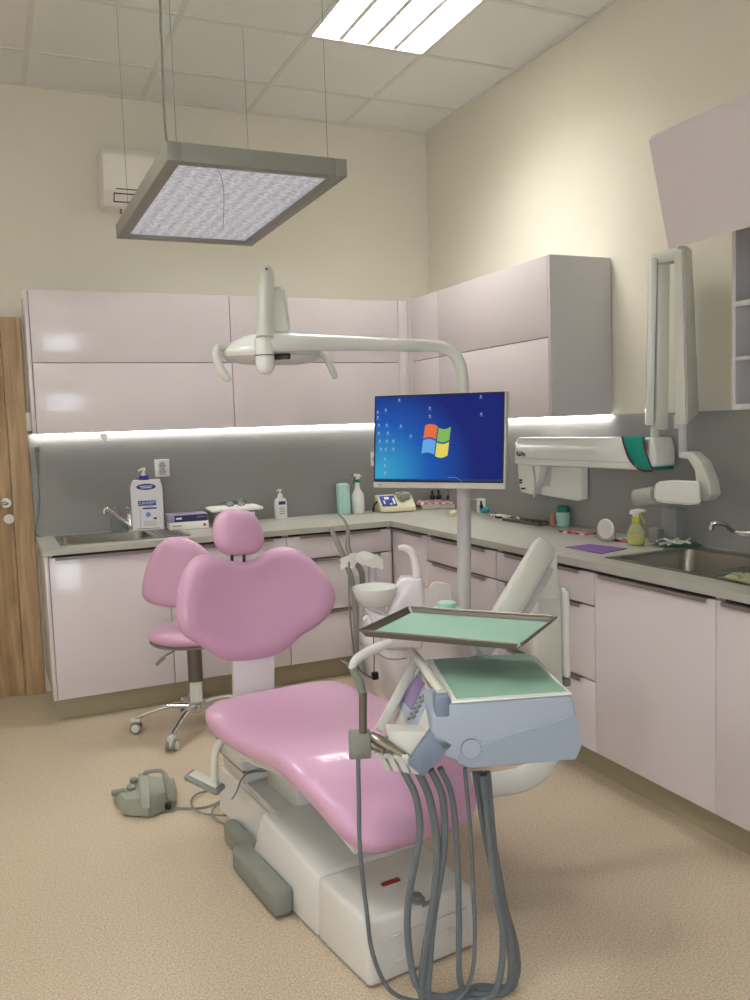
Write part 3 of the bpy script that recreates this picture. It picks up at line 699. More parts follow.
# hoses
QB = [Q(.01, .12, .62), Q(.02, .12, .62), Q(.03, .12, .62), Q(.04, .12, .62)]
def hose(pts, r):
    b_ = B(); tube(b_, pts, r, 10, 6); return obj('hose', b_, mHose, DUt)
t0 = .05
hz = [([(358, 758), (359, 800), (360, 850), (366, 905), (373, 955), (392, 992)], .0052, (428, 1034), (458, 1008), (474, 960), (472, 860), (465, 768)),
      ([(404, 772), (416, 797), (420, 830), (415, 862), (408, 905), (409, 950), (420, 990)], .0085, (455, 1045), (493, 1000), (503, 940), (494, 880), (483, 775)),
      ([(418, 772), (430, 800), (437, 850), (433, 905), (424, 960), (424, 1000)], .0095, (462, 1065), (506, 1010), (510, 945), (497, 880), (487, 772)),
      ([(431, 770), (443, 800), (444, 850), (434, 915), (430, 960), (431, 1000)], .0085, (470, 1075), (512, 1010), (512, 950), (500, 880), (480, 772)),
      ([(440, 768), (452, 797), (457, 850), (459, 920), (461, 985)], .0075, (482, 1050), (513, 1000), (516, 945), (490, 860), (475, 772))]
for k, (dn, r_, *up_) in enumerate(hz):
    P = [qp(x, y, t0+.004*k if i else t0) for i, (x, y) in enumerate(dn)]+[qp(x, y, .07+.012*k) for x, y in up_]
    for p in P: p.z = max(p.z, .012)
    hose(P, r_)
b = B(); lathe(b, [(.026, .03), (.026, 0), (.02, -.03), (0, -.032)], Q(.055, .12, .612)); obj('hose_socket', b, mBlueD, DUt)
b = B(); tube(b, [(.10, .365, .70), (.10, .365, .80), (.10, .34, .835), (.10, .31, .852)], .011, 12, 4, M=QM); bx(b, (.06, .28, .862), (.14, .34, .8675), .002, M=QM); bx(b, (.075, .349, .66), (.125, .385, .74), .006, M=QM); obj('tray_post', b, mWarm, DUt)

# instrument tray
TR = thing('instrument_tray', 'dark-rimmed metal tray lined with mint paper above the delivery unit', 'tray', Q(.055, .26, .87))
c4 = [(-.206, .232), (-.062, .484), (.306, .290), (.158, .034)]
def ins(d, z):
    c_ = (sum(p[0] for p in c4)/4, sum(p[1] for p in c4)/4); o_ = []
    for s, t in c4:
        dx, dy = s-c_[0], t-c_[1]; l = math.hypot(dx, dy); o_.append((c_[0]+dx*(1-d*1.35/l), c_[1]+dy*(1-d*1.35/l), z))
    return o_
b = B(); prism(b, ins(.010, .8695), (0, 0, .002))
o1, o2 = ins(0, .885), ins(.010, .8712)
for i in range(4):
    j = (i+1) % 4; A1_, A2_, B1_, B2_ = V(o1[i]), V(o1[j]), V(o2[i]), V(o2[j]); k_ = .018
    P = [A1_.lerp(A2_, k_), A1_.lerp(A2_, 1-k_), B1_.lerp(B2_, .985), B1_.lerp(B2_, .015)]
    prism(b, P, (0, 0, -.002))
    # rolled outer lip
    tube(b, [P[0], P[1]], .0035, 8, 1)
obj('tray_pan', b, mTrayEdge, TR, M=QM)
b = B(); prism(b, ins(.013, .8716), (0, 0, .0008)); obj('liner', b, mGreen, TR, False, M=QM)

# ------------------------------------------------------------------ spittoon unit with monitor pole
D0 = 3.5
SP = thing('spittoon_unit', 'white cuspidor unit with round bowl and curved filler spout beside the chair', 'dental unit', (-1.1, -1.85, 0))
def sp(px, py, d=D0): return W(px, py, d)
bc = W(375, 589, 3.30)
b = B()
# pedestal
rr_ = []
for z, x0, x1, ya, yb in ((.0, -1.20, -.92, -1.98, -1.62), (.08, -1.22, -.91, -2.0, -1.6), (.26, -1.235, -.90, -2.02, -1.58), (.47, -1.30, -.90, -2.02, -1.58), (.49, -1.30, -.90, -2.02, -1.58)):
    rr_.append([(x0+.03, ya, z), (x1-.03, ya, z), (x1, ya+.03, z), (x1, yb-.03, z), (x1-.03, yb, z), (x0+.03, yb, z), (x0, yb-.03, z), (x0, ya+.03, z)])
loft(b, rr_); obj('pedestal', b, mLilac, SP, ang=50)
b = B(); rr_ = []
for z, x0, x1, ya, yb in ((.495, -1.30, -.90, -2.02, -1.58), (.53, -1.30, -.90, -2.02, -1.58), (.60, -1.22, -.92, -1.98, -1.62), (.62, -1.2, -.94, -1.95, -1.65)):
    rr_.append([(x0+.03, ya, z), (x1-.03, ya, z), (x1, ya+.03, z), (x1, yb-.03, z), (x1-.03, yb, z), (x0+.03, yb, z), (x0, yb-.03, z), (x0, ya+.03, z)])
loft(b, rr_); obj('upper_cover', b, mLilac, SP, ang=50)
b = B(); prism(b, [sp(x, y, 3.28) for x, y in ((363, 606), (387, 616), (396, 585), (402, 578), (423, 579), (426, 612), (422, 650), (386, 650), (373, 626))], FWD*.16, .014, 3); obj('bowl_support', b, mLilac, SP)
b = B(); lathe(b, [(0, -.068), (.042, -.068), (.064, -.054), (.080, -.024), (.088, .004), (.088, .009), (.084, .008), (.075, -.022), (.058, -.048), (.02, -.058), (0, -.059)], bc, 36); obj('bowl', b, mWhite, SP)
b = B(); tube(b, [sp(417, 582, 3.36), sp(416, 566, 3.36), sp(412, 553, 3.36), sp(405, 548, 3.36), sp(398, 548, 3.36)], [.021, .019, .016, .014, .010], 14, 6); obj('filler_spout', b, mLilac, SP)
# suction holder tower
b = B(); tube(b, [W(359, 575, 3.58), W(359, 640, 3.58), W(362, 700, 3.6)], [.02, .018, .018], 12, 4); tube(b, [W(359, 560, 3.45), W(372, 562, 3.5), W(372, 600, 3.5)], [.014, .02, .018], 12, 4); tube(b, [W(372, 598, 3.5), W(390, 620, 3.52)], .02, 10, 1); obj('suction_tower', b, mCarc, SP)
for P, r_ in (([(330, 527), (338, 544), (346, 563), (353, 585), (356, 620), (356, 672)], [.008, .012, .011, .012, .013, .013]), ([(338, 514), (345, 521), (348, 532), (348, 548), (354, 560), (362, 574), (362, 600)], [.004, .006, .009, .011, .011, .012, .01])):
    b = B(); tube(b, [W(x, y, 3.52) for x, y in P], r_, 12, 6); obj('suction_hose', b, mFrame, SP)
b = B(); tube(b, [W(349, 562, 3.36), W(349, 590, 3.36), W(351, 625, 3.36), W(357, 665, 3.38), W(372, 678, 3.4)], .0045, 8); obj('suction_hose', b, mGreyP, SP)
b = B(); tube(b, [W(369, 605, 3.36), W(372, 620, 3.36), W(374, 650, 3.36), W(374, 672, 3.36)], .002, 6); bx(b, (-.013, -.01, -.018), (.013, .01, .012), .004, M=Matrix.Translation(W(375, 675, 3.36))); obj('plug_lead', b, mBlack, SP)
b = B(); bx(b, (-.09, -.012, .33), (.16, .0, .60), .004, M=Matrix.Translation((-1.12, -2.06, .03)) @ Matrix.Rotation(R(-14), 4, 'Z')); obj('front_cover', b, mLilac, SP)
# gauze pad crumpled over the hose holder
random.seed(11); b = B(); g = 9; c0 = W(362, 561, 3.46); gr = [[None]*g for _ in range(g)]
for i in range(g):
    for j in range(g):
        gr[i][j] = b.verts.new(c0+V((RT.x, RT.y, 0)).normalized()*((i-4)*.021+random.uniform(-.006, .006))+V((FWD.x, FWD.y, 0)).normalized()*((j-4)*.016+random.uniform(-.005, .005))+V((0, 0, .035-.0022*((i-4)**2+(j-4)**2)+random.uniform(-.012, .012))))
for i in range(g-1):
    for j in range(g-1): b.faces.new((gr[i][j], gr[i+1][j], gr[i+1][j+1], gr[i][j+1]))
bmesh.ops.solidify(b, geom=b.faces[:], thickness=.002)
tag(obj('paper_towel', b, mPaper, None, True), 'crumpled white paper cover draped over the suction holder', 'paper towel')
# clear plastic bag and cup dispenser lid by the pole
b = B(); fr_ = [(412, 600), (421, 583), (427, 590), (434, 581), (443, 583), (452, 584), (450, 619), (436, 620), (420, 619)]
prism(b, [W(x, y, 3.3) for x, y in fr_], FWD*.05, .006, 2); tag(obj('clear_bag', b, mat('clear_film', (240, 236, 232), .25, alpha=.38), None), 'clear plastic bag standing behind the mint-lined tray', 'plastic bag')
b = B(); pc = W(447, 612, 3.1); lathe(b, [(0, -.05), (.055, -.05), (.058, -.01), (.06, .008), (.052, .014), (.034, .016), (.034, .034), (.03, .038), (0, .038)], pc); tag(obj('cup_dispenser', b, mTeal), 'pale teal stepped round lid beside the monitor pole', 'lid')

# side shelf of the spittoon unit that carries the bag and the cup dispenser
c1_, c2_ = W(436, 611, 3.32), pc
b = B(); bx(b, (c1_.x-.07, c2_.y-.06, c2_.z-.066), (c2_.x+.07, c1_.y+.07, c2_.z-.051), .005); bx(b, (c1_.x-.02, c1_.y-.04, .61), (c1_.x+.03, c1_.y+.02, c2_.z-.066), .006)
obj('side_shelf', b, mLilac, SP)
PD = 3.33
MP = thing('monitor_pole', 'tall light grey pole curving over into the lamp arm', 'pole', W(464, 640, PD))
b = B(); tube(b, [W(464, 655, PD), W(464, 520, PD), W(463, 395, PD)], [.027, .027, .026], 18, 3)
foot = W(464, 655, PD); tube(b, [foot, V((foot.x, foot.y, .60))], .027, 18, 1); obj('pole', b, mCarc, MP)
b = B(); tube(b, [W(463, 398, PD), W(462.5, 380, PD), W(459, 362, PD), W(449, 350, PD-.01), W(435, 346, PD-.03), W(400, 345, PD-.12), W(340, 343, 3.12), W(290, 342.5, 3.02), W(265, 343.5, 3.0)], [.025, .024, .023, .022, .0225, .024, .028, .033, .035], 18, 6); obj('horizontal_arm', b, mWhite, MP)
ho = W(464.5, 458, 3.3)

# surgical lamp
SL_ = thing('operating_lamp', 'white surgical lamp with two curved handles in front of wall cabinets', 'lamp', W(272, 350, 3.1))
jc = W(264.5, 350, 2.99)
b = B(); lathe(b, [(.0, .045), (.028, .045), (.033, .034), (.034, -.018), (.034, -.02), (.034, -.052), (.031, -.068), (.018, -.082), (0, -.086)], jc); jn = obj('joint', b, mWhite, SL_)
b = B(); lathe(b, [(.0346, -.021), (.0352, -.021), (.0352, -.018), (.0346, -.018)], jc); obj('joint_ring', b, mBlack, jn)
b = B(); tube(b, [W(265, 338, 2.97), W(265.5, 310, 2.99), W(266, 285, 3.02), W(266.5, 275, 3.03), W(267, 269.5, 3.06)], [.031, .028, .0275, .026, .016], 16, 5); cu = obj('spring_arm', b, mWarm, SL_)
b = B(); tube(b, [W(266.5, 269, 3.02), W(266.5, 269, 3.0)], .004, 8, 1); obj('screw', b, mBlack, cu)
b = B(); loft(b, [[W(270, 287, 3.10), W(284, 286, 3.10), W(284, 286, 3.16), W(270, 287, 3.16)], [W(270, 310, 3.1), W(288, 308, 3.1), W(288, 308, 3.17), W(270, 310, 3.17)], [W(270, 335, 3.1), W(292, 334, 3.1), W(292, 334, 3.18), W(270, 335, 3.18)]]); bmesh.ops.bevel(b, geom=b.edges[:], offset=.012, segments=3, affect='EDGES'); obj('head_yoke', b, mWarm, SL_)
hc = W(272, 351, 3.17); hM = Matrix.Translation(hc) @ Matrix.Rotation(YAW, 4, 'Z') @ Matrix.Rotation(R(1.5), 4, 'Y')
b = B(); lathe(b, [(0, .068), (.3, .066), (.6, .052), (.82, .030), (.93, .010), (1.0, -.004), (1.0, -.012), (.985, -.016)], (0, 0, 0), 40); 
for v in b.verts: v.co.x *= .185; v.co.y *= .115
obj('head_shell', b, mWhite, SL_, M=hM)
b = B(); lathe(b, [(.985, -.016), (.99, -.022), (.9, -.036), (.6, -.048), (.0, -.050)], (0, 0, 0), 40)
for v in b.verts: v.co.x *= .185; v.co.y *= .115
obj('reflector_cover', b, mBase, SL_, M=hM)
b = B(); bx(b, (-.029, -.012, -.010), (.029, 0, .012), .009, 3, M=Matrix.Translation(W(282.5, 357, 3.045)) @ Matrix.Rotation(YAW, 4, 'Z')); obj('sensor_window', b, mBlack, SL_)
b = B(); tube(b, [W(225, 347, 3.14), W(218, 348, 3.12), W(216, 356, 3.10), W(220, 368, 3.09), W(226, 377, 3.08), W(230, 380, 3.08)], [.012, .015, .015, .015, .014, .010], 12, 5); obj('handle', b, mWarm, SL_)
b = B(); tube(b, [W(318, 350, 3.16), W(324, 355, 3.15), W(329, 363, 3.13), W(333, 372, 3.12), W(336, 378, 3.12)], [.012, .014, .014, .013, .010], 12, 5); obj('handle', b, mWarm, SL_)

# monitor
ML0, ML1, MR1, MR0 = W(371.5, 395.5, 3.24), W(375.5, 487.5, 3.24), W(505.3, 489.5, 3.02), W(506, 390.5, 3.02)
mo = (ML0+ML1+MR0+MR1)/4; mx_ = ((MR0+MR1)-(ML0+ML1)).normalized(); mup = ((ML0+MR0)-(ML1+MR1)).normalized(); mz_ = mx_.cross(mup).normalized(); mup = mz_.cross(mx_)
wM = (((MR0+MR1)-(ML0+ML1)).length)/2; hM_ = (((ML0+MR0)-(ML1+MR1)).length)/2
MM = Matrix((mx_, mup, mz_)).transposed().to_4x4(); MM.translation = mo
MO = thing('monitor', 'flat computer monitor showing a blue desktop with coloured window flag', 'monitor', mo)
hw, hh = wM/2, hM_/2
b = B(); bx(b, (-hw, -hh, -.035), (hw, hh, -.002), .005, 2); bx(b, (-.16, -.10, -.06), (.16, .09, -.036), .01, 2); obj('casing', b, mWarm, MO, M=MM)
SCR_LOC = (.62, .35, 0); SCR_SC = (2.6, 2.9, 1)
off_ = mo
b = B(); bx(b, (-hw+.003, -hh+.022, -.0015), (hw-.006, hh-.003, .0), .0); obj('screen_border', b, mBlack, MO, False, M=MM)
# the picture: object coordinates centred on the glow
b = B(); x0, x1, y0_, y1_ = -hw+.009, hw-.012, -hh+.028, hh-.009
t = bmesh.new(); bx(t, (x0, y0_, 0), (x1, y1_, .0008)); mw = MM.copy()
me = bpy.data.meshes.new('screen'); t.to_mesh(me); t.free()
mScr = screen_mat(); me.materials.append(mScr)
scr = bpy.data.objects.new('screen', me); S.collection.objects.link(scr); scr.parent = MO; scr.matrix_local = Matrix.Translation(-mo) @ MM
def smat(name, col, es=.9): return mat(name, (5, 5, 5), .3, emit=col, es=es)
def flag(colr, x0, y0, x1, y1, ph, nm):
    # one wavy pane of the flag
    b = B(); n = 8; lo, hi = [], []
    for i in range(n+1):
        f = i/n; x = x0+(x1-x0)*f; wv = .007*math.sin(ph+f*math.pi)
        lo.append((x, y0+wv, .0012)); hi.append((x+.006, y1+wv, .0012))
    prism(b, lo+hi[::-1], (0, 0, .0003)); return obj('flag_pane', b, smat(nm, colr), scr_p, False, M=MM)
scr_p = MO
fc = (.018, .006)
fx, fy = (on_plane(437, 440, mo, mz_)-mo).dot(mx_), (on_plane(437, 440, mo, mz_)-mo).dot(mup)
flag((208, 96, 52), fx-.053, fy+.004, fx-.004, fy+.052, 0.2, 'flag_red'); flag((112, 166, 70), fx+.0, fy-.002, fx+.048, fy+.046, 3.3, 'flag_green')
flag((84, 150, 205), fx-.060, fy-.052, fx-.010, fy-.002, 0.2, 'flag_blue'); flag((206, 190, 74), fx-.006, fy-.058, fx+.042, fy-.008, 3.3, 'flag_yellow')
mIcon = smat('icon_light', (150, 172, 205), .7); mIconD = smat('icon_dark', (40, 80, 120), .6)
random.seed(5)
ics = [(378, 412), (386, 410), (378, 417.5), (379, 425), (387, 425), (379, 433), (388, 433), (380, 441), (387, 441), (393.5, 441), (381, 449), (386, 449), (393.5, 449), (385, 459), (385, 465.5), (385, 473), (399.5, 400), (401, 426), (411, 436), (430, 408), (430, 416), (481, 396.5), (481.5, 414)]
for k, (x, y) in enumerate(ics):
    b = B(); p_ = on_plane(x, y, mo, mz_)-mo; X_, Y_ = p_.dot(mx_), p_.dot(mup)
    bx(b, (X_-.0035, Y_-.003, .0009), (X_+.003, Y_+.0045, .0013)); bx(b, (X_-.007, Y_-.0075, .0009), (X_+.007, Y_-.0062, .0012))
    obj('icon', b, mIcon, MO, False, M=MM)
b = B(); pts = [on_plane(x, y, mo, mz_)-mo for x, y in ((448, 477.5), (455, 477.5), (460, 480), (464, 484))]; tube(b, [(p_.dot(mx_), p_.dot(mup), .001) for p_ in pts], .0006, 6, 4); obj('light_curve', b, mIcon, MO, M=MM)
b = B(); bx(b, (x0, y0_, .0009), (x1, y0_+.006, .0012)); obj('taskbar', b, smat('taskbar', (20, 60, 120), .6), MO, False, M=MM)
b = B(); bx(b, (-hw+.022, -hh+.009, -.0022), (-hw+.038, -hh+.012, -.0014)); obj('badge', b, mGreyP, MO, False, M=MM)
b = B(); tube(b, [MM @ V(((on_plane(464, 450, mo, mz_)-mo).dot(mx_), 0, -.06)), ho], .022, 12, 1); obj('bracket', b, mGreyP, MO)

# ------------------------------------------------------------------ operator stool
sd = 3.95
st = thing('operator_stool', 'pink operator stool with D-shaped back on chrome five-star base', 'stool', (-1.80, -.95, 0))
sc = V((-1.795, -.965, 0))
so = V((-1.86, -1.10, .74)); sn = (V((CAM.x, CAM.y, .9))-so).normalized(); sa = V((0, 0, 1)).cross(sn).normalized(); sb = sn.cross(sa)
spx = [(100+x/2.857, 500+y/2.857) for x, y in [(118, 262), (128, 205), (150, 150), (185, 115), (225, 105), (262, 115), (300, 140), (335, 190), (350, 250), (335, 300), (280, 312), (210, 308), (150, 300), (125, 286)]]
b = B(); pad(b, outl(spx, so, sn, sa, sb), .065, lambda a, c, h: so+sa*a+sb*c+sn*(h-.9*a*a), edge=.5, n=4); obj('backrest', b, mPink, st, ang=80)
zt = .485; cs = V((-1.835, -1.0, 0))
b = B(); lathe(b, [(0, zt-.055), (.17, zt-.055), (.195, zt-.045), (.205, zt-.025), (.20, zt-.006), (.18, zt+.004), (.1, zt+.002), (0, zt)], cs, 40); obj('seat', b, mPink, st, ang=80)
b = B(); lathe(b, [(0, zt-.062), (.19, zt-.062), (.20, zt-.050), (0, zt-.052)], cs, 40); obj('seat_rim', b, mGreyP, st)
b = B(); tube(b, [V((-1.84, -1.06, .43)), V((-1.86, -1.12, .47)), V((-1.865, -1.125, .62)), V((-1.86, -1.11, .70))], .011, 10); obj('back_support', b, mGreyP, st)
cs2 = V((cs.x, cs.y, 0))
b = B(); lathe(b, [(.034, .23), (.034, .425), (.0, .425)], cs2, 24); lathe(b, [(.034, .23), (0, .23)], cs2); obj('gas_column', b, mTrayEdge, st)
b = B(); lathe(b, [(.022, .12), (.022, .24), (0, .24)], cs2, 20)
for k in range(8): a = k*math.pi/4; tube(b, [cs2+V((.024*math.cos(a), .024*math.sin(a), .13)), cs2+V((.024*math.cos(a), .024*math.sin(a), .22))], .005, 6, 1)
obj('column_sleeve', b, mWhite, st)
b = B(); tube(b, [V((-1.85, -1.04, .425)), W(165, 656, 3.85), W(157, 664, 3.83)], [.004, .004, .009], 8, 3); tube(b, [W(165, 657, 3.85), W(156, 665, 3.83)], .008, 8, 1); obj('height_lever', b, mGreyP, st)
b = B(); lathe(b, [(0, .085), (.035, .085), (.042, .10), (.04, .125), (.025, .135), (0, .135)], cs2, 24); obj('hub', b, mChrome, st)
ca = [at(132, 733, 'z', .0), at(170, 751, 'z', .0)]
a1 = math.atan2(ca[0].y-cs.y, ca[0].x-cs.x); a2 = math.atan2(ca[1].y-cs.y, ca[1].x-cs.x); base = a1
for k in range(5):
    a = base+k*2*math.pi/5; d = V((math.cos(a), math.sin(a), 0)); r_ = .285
    b = B(); tube(b, [cs+d*.03+V((0, 0, .112)), cs+d*.12+V((0, 0, .118)), cs+d*.2+V((0, 0, .100)), cs+d*r_+V((0, 0, .072))], [.020, .016, .014, .013], 12, 5, sq=.8); lg = obj('base_leg', b, mChrome, st)
    cp_ = cs+d*r_; s_ = V((-d.y, d.x, 0)); wa = V((RT.x, RT.y, 0)).normalized()
    b = B()
    for sgn in (-1, 1): tube(b, [cp_+s_*sgn*.022+V((0, 0, .0275)), cp_+s_*sgn*.008+V((0, 0, .0275))], .0265, 24, 1)
    obj('caster_wheel', b, mGreyP, lg)
    b = B(); tube(b, [cp_+V((0, 0, .07)), cp_+V((0, 0, .035))], .007, 8, 1); tube(b, [cp_-s_*.026+V((0, 0, .0275)), cp_+s_*.026+V((0, 0, .0275))], .018, 16, 1); tube(b, [cp_-d*.02+V((0, 0, .058)), cp_+V((0, 0, .060)), cp_+d*.02+V((0, 0, .056))], .014, 10, 2); obj('caster_hood', b, mWarm, lg)

# ------------------------------------------------------------------ foot control
FC = thing('foot_control', 'grey-green foot pedal with carrying handle on the floor', 'foot pedal', (-2.2, -1.78, 0))
def fl(px, py, z): return at(px, py, 'z', z)
zb = .006; zt_ = .07
lo_ = [fl(114, 800, zb), fl(123, 815, zb), fl(150, 817, zb), fl(176, 806, zb), fl(177, 794, zb), fl(150, 785, zb)]
def rad_scale(pts, f, z): c_ = sum(pts, V())/len(pts); return [V((c_.x+(p.x-c_.x)*f, c_.y+(p.y-c_.y)*f, z)) for p in pts]
b = B(); hs_ = [.035, .060, .066, .068, .075, .05]
loft(b, [rad_scale(lo_, 1, .003), rad_scale(lo_, 1.02, .015), [V((p.x, p.y, h)) for p, h in zip(rad_scale(lo_, .93, 0), hs_)]]); bmesh.ops.bevel(b, geom=b.edges[:], offset=.005, segments=2, affect='EDGES'); obj('housing', b, mPedal, FC)
cF = sum(lo_, V())/6
def ft(px, py, z): return at(px, py, 'z', z)
b = B(); prism(b, [ft(141, 808, .05), ft(150, 809, .05), ft(149, 775, .14), ft(139, 776, .14)], V((.0, .03, 0)), .003); obj('handle_post', b, mPedal, FC)
b = B(); prism(b, [ft(176, 802, .03), ft(168, 800, .05), ft(163, 778, .13), ft(161, 773, .145), ft(168, 774, .14), ft(174, 788, .09)], V((.0, .03, 0)), .003); obj('handle_post', b, mPedal, FC)
b = B(); pA, pB = ft(144, 776, .14)+V((0, .015, 0)), ft(165, 775, .14)+V((0, .015, 0)); tube(b, [pA, pA.lerp(pB, .2)+V((0, 0, .010)), pA.lerp(pB, .8)+V((0, 0, .012)), pB], .007, 10); obj('handle_grip', b, mGreyP, FC)
for x, y in ((131, 789), (134, 782)):
    b = B(); lathe(b, [(.016, 0), (.016, .012), (.012, .016), (0, .017)], ft(x, y, .056), 20); obj('pedal_button', b, mGreyP, FC)
b = B(); bx(b, (-.02, -.013, 0), (.03, .013, .02), .006, M=Matrix.Translation(ft(117, 795, .03))); obj('toe_pad', b, mGreyP, FC)
b = B(); tube(b, [fl(166, 806, .03), fl(170, 806, .026)], .013, 14, 1); obj('cable_gland', b, mBlack, FC)
b = B(); cz = .006
tube(b, [fl(170, 806, .026), fl(180, 808, cz), fl(200, 808, cz), fl(217, 803, cz), fl(222, 796, cz+.004), fl(214, 791, cz+.004), fl(199, 793, cz+.006), fl(191, 801, cz+.008), fl(197, 811, cz+.010), fl(215, 815, cz+.008), fl(235, 814, cz),
         fl(244, 806, cz), fl(236, 800, cz+.004), fl(220, 803, cz+.012), fl(212, 812, cz+.014), fl(220, 822, cz), fl(238, 827, cz)], .0042, 8, 6); obj('cable', b, mGreyP, FC)

# ------------------------------------------------------------------ x-ray unit and wall equipment on the right wall
XR = thing('x_ray_arm', 'white jointed wall arm of x-ray unit with green cuff', 'x-ray arm', (-.10, -1.5, 1.2))
xw = -.16
a, c = at(513, 452, 'x', xw), at(668, 452, 'x', xw); zt1 = at(590, 437.5, 'x', xw).z; zb1 = at(590, 468, 'x', xw).z
yA, yB = at(514, 452, 'x', xw).y, at(652, 452, 'x', xw).y
def xa(px, py, x=xw): return at(px, py, 'x', x)
b = B(); prism(b, [(xw, yA+.012, zb1), (xw, yA, zb1+.02), (xw, yA, zt1-.03), (xw, yA-.03, zt1), (xw, yB, zt1), (xw, yB+.01, zb1)], (.11, 0, 0), .012, 3); hs = obj('horizontal_housing', b, mWhite, XR)
b = B(); bx(b, (xw-.002, yB+.12, zb1+.030), (xw+.001, yA-.004, zb1+.034)); obj('groove', b, mCarc, hs, False)
b = B(); bx(b, (xw+.111, yA-.30, zb1-.02), (-.009, yA-.05, zt1-.01), .004); obj('wall_bracket', b, mCarc, XR)
text('KaVo', .036, face_m((xw-.0015, xa(521, 452).y, xa(521, 454).z), (0, -1, 0), (0, 0, 1)), mBlack, 'badge', hs, bold=.0008)
# green cuff
b = B(); f = .006
cuff = [(622, 436.5), (643, 437), (645, 452), (652, 470.5), (640, 470), (630, 460), (625, 448)]
prism(b, [xa(x, y, xw-f) for x, y in cuff], (.122, 0, 0), .004, 2); obj('green_cuff', b, mat('green_cloth', (0, 132, 118), .7), XR)
b = B(); tube(b, [xa(x, y, xw-f-.002) for x, y in ((622, 436.5), (625, 448), (630, 460), (640, 470), (652, 471))], .004, 8, 4); tube(b, [xa(x, y, xw-f-.002) for x, y in ((643, 437), (645, 450), (652, 469))], .003, 8, 4); obj('cuff_edging', b, mat('maroon_edging', (88, 22, 40), .6), XR)
b = B(); prism(b, [xa(642, 437), xa(652, 437.5), xa(655, 450), xa(655, 466), xa(650, 468), xa(645, 455)], (.112, 0, 0), .010, 3); obj('elbow', b, mWhite, XR)
b = B(); tube(b, [xa(655.5, 440, -.11), xa(656, 424, -.11)], .02, 14, 1); obj('swivel', b, mWarm, XR)
b = spar(xa(660, 430, -.11), xa(662, 263, -.11), .052, .055, .008); obj('lower_spring_arm', b, mWarm, XR)
b = spar(xa(649, 426, -.15), xa(653, 258, -.15), .028, .045, .01); obj('side_shell', b, mWhite, XR)
b = B(); bx(b, (-.14, xa(684, 260, -.11).y, xa(660, 266, -.11).z), (-.085, xa(657, 260, -.11).y, xa(660, 252, -.11).z), .006); obj('elbow_joint', b, mWarm, XR)
b = B(); loft(b, [[xa(674, 250, -.20), xa(683, 248, -.20), xa(692, 248, -.13), xa(692, 248, -.09), xa(676, 249, -.09)], [xa(675, 425, -.20), xa(687, 425, -.20), xa(699, 412, -.13), xa(699, 412, -.09), xa(678, 418, -.09)]]); bmesh.ops.bevel(b, geom=b.edges[:], offset=.006, segments=2, affect='EDGES'); obj('upper_spring_arm', b, mWarm, XR)
b = B(); tube(b, [xa(680, 415, -.17), xa(680.5, 428, -.17)], .024, 14, 1); tube(b, [xa(683, 422, -.17), xa(683, 455, -.17)], .0165, 14, 1); obj('swivel', b, mCarc, XR)
b = B(); prism(b, [xa(678, 452, -.19), xa(691, 452, -.19), xa(701, 462, -.19), xa(709, 482, -.19), xa(711, 495, -.19), xa(706, 501, -.19), xa(697, 501, -.19), xa(696, 488, -.19), xa(694, 470, -.19), xa(687, 459, -.19), xa(678, 458, -.19)], (.055, 0, 0), .007, 3); obj('yoke', b, mWarm, XR)
b = B(); loft(b, [[xa(x, y, X) for x, y, X in r] for r in (((654, 487, -.24), (654, 500, -.24), (656, 501, -.15), (656, 486, -.15)), ((657, 482, -.25), (660, 502.5, -.25), (660, 503, -.13), (657, 481, -.13)), ((672, 480, -.25), (688, 505, -.25), (688, 505, -.12), (676, 480, -.12)), ((700, 481, -.24), (701, 504, -.24), (702, 504, -.12), (701, 481, -.12)))]); bmesh.ops.bevel(b, geom=b.edges[:], offset=.007, segments=3, affect='EDGES'); obj('tube_head', b, mWhite, XR)
b = B(); e0, e1 = xa(656, 495, -.20), xa(637, 498, -.22); mm = orient(e0, e1-e0); L = (e1-e0).length
lathe(b, [(.038, 0), (.038, L), (.035, L), (.035, .003)], (0, 0, 0), 28, M=mm); obj('cone', b, mat('smoked_clear', (205, 205, 200), .15, alpha=.45), XR)

# control box with lead
b = B()
CB = thing('control_handset', 'white control handset with dark buttons hanging under the x-ray arm', 'handset', xa(529, 480, -.06))
prism(b, [xa(517, 463, -.10), xa(541, 463, -.10), xa(538, 480, -.10), xa(532, 495, -.10), xa(520, 492, -.10), xa(518, 480, -.10)], (.085, 0, 0), .008, 3); obj('body', b, mWhite, CB)
b = B()
for x, y, s_ in ((520.5, 480, 1.4), (520.5, 482.5, 1.2), (523, 488.5, 2.2)): prism(b, [xa(x-s_, y-.8, -.102), xa(x+s_, y-.8, -.102), xa(x+s_, y+1, -.102), xa(x-s_, y+1, -.102)], (.003, 0, 0))
obj('buttons', b, mBlack, CB, False)
b = B(); prism(b, [xa(541, 464, -.06), xa(551, 464, -.06), xa(549, 486, -.06), xa(536, 487, -.06)], (.03, 0, 0), .003); tube(b, [xa(533, 466, -.105), xa(535, 480, -.105), xa(534, 497, -.10)], .005, 8, 4); obj('side_clip', b, mCarc, CB)
b = B(); prism(b, [xa(541, 466, -.055), xa(581, 466, -.055), xa(581, 500, -.055), xa(577, 501.5, -.055), xa(541, 495, -.055)], (.045, 0, 0), .006, 3); tag(obj('wall_box', b, mWhite), 'white flat rectangular box on the splashback below the x-ray arm', 'wall box')

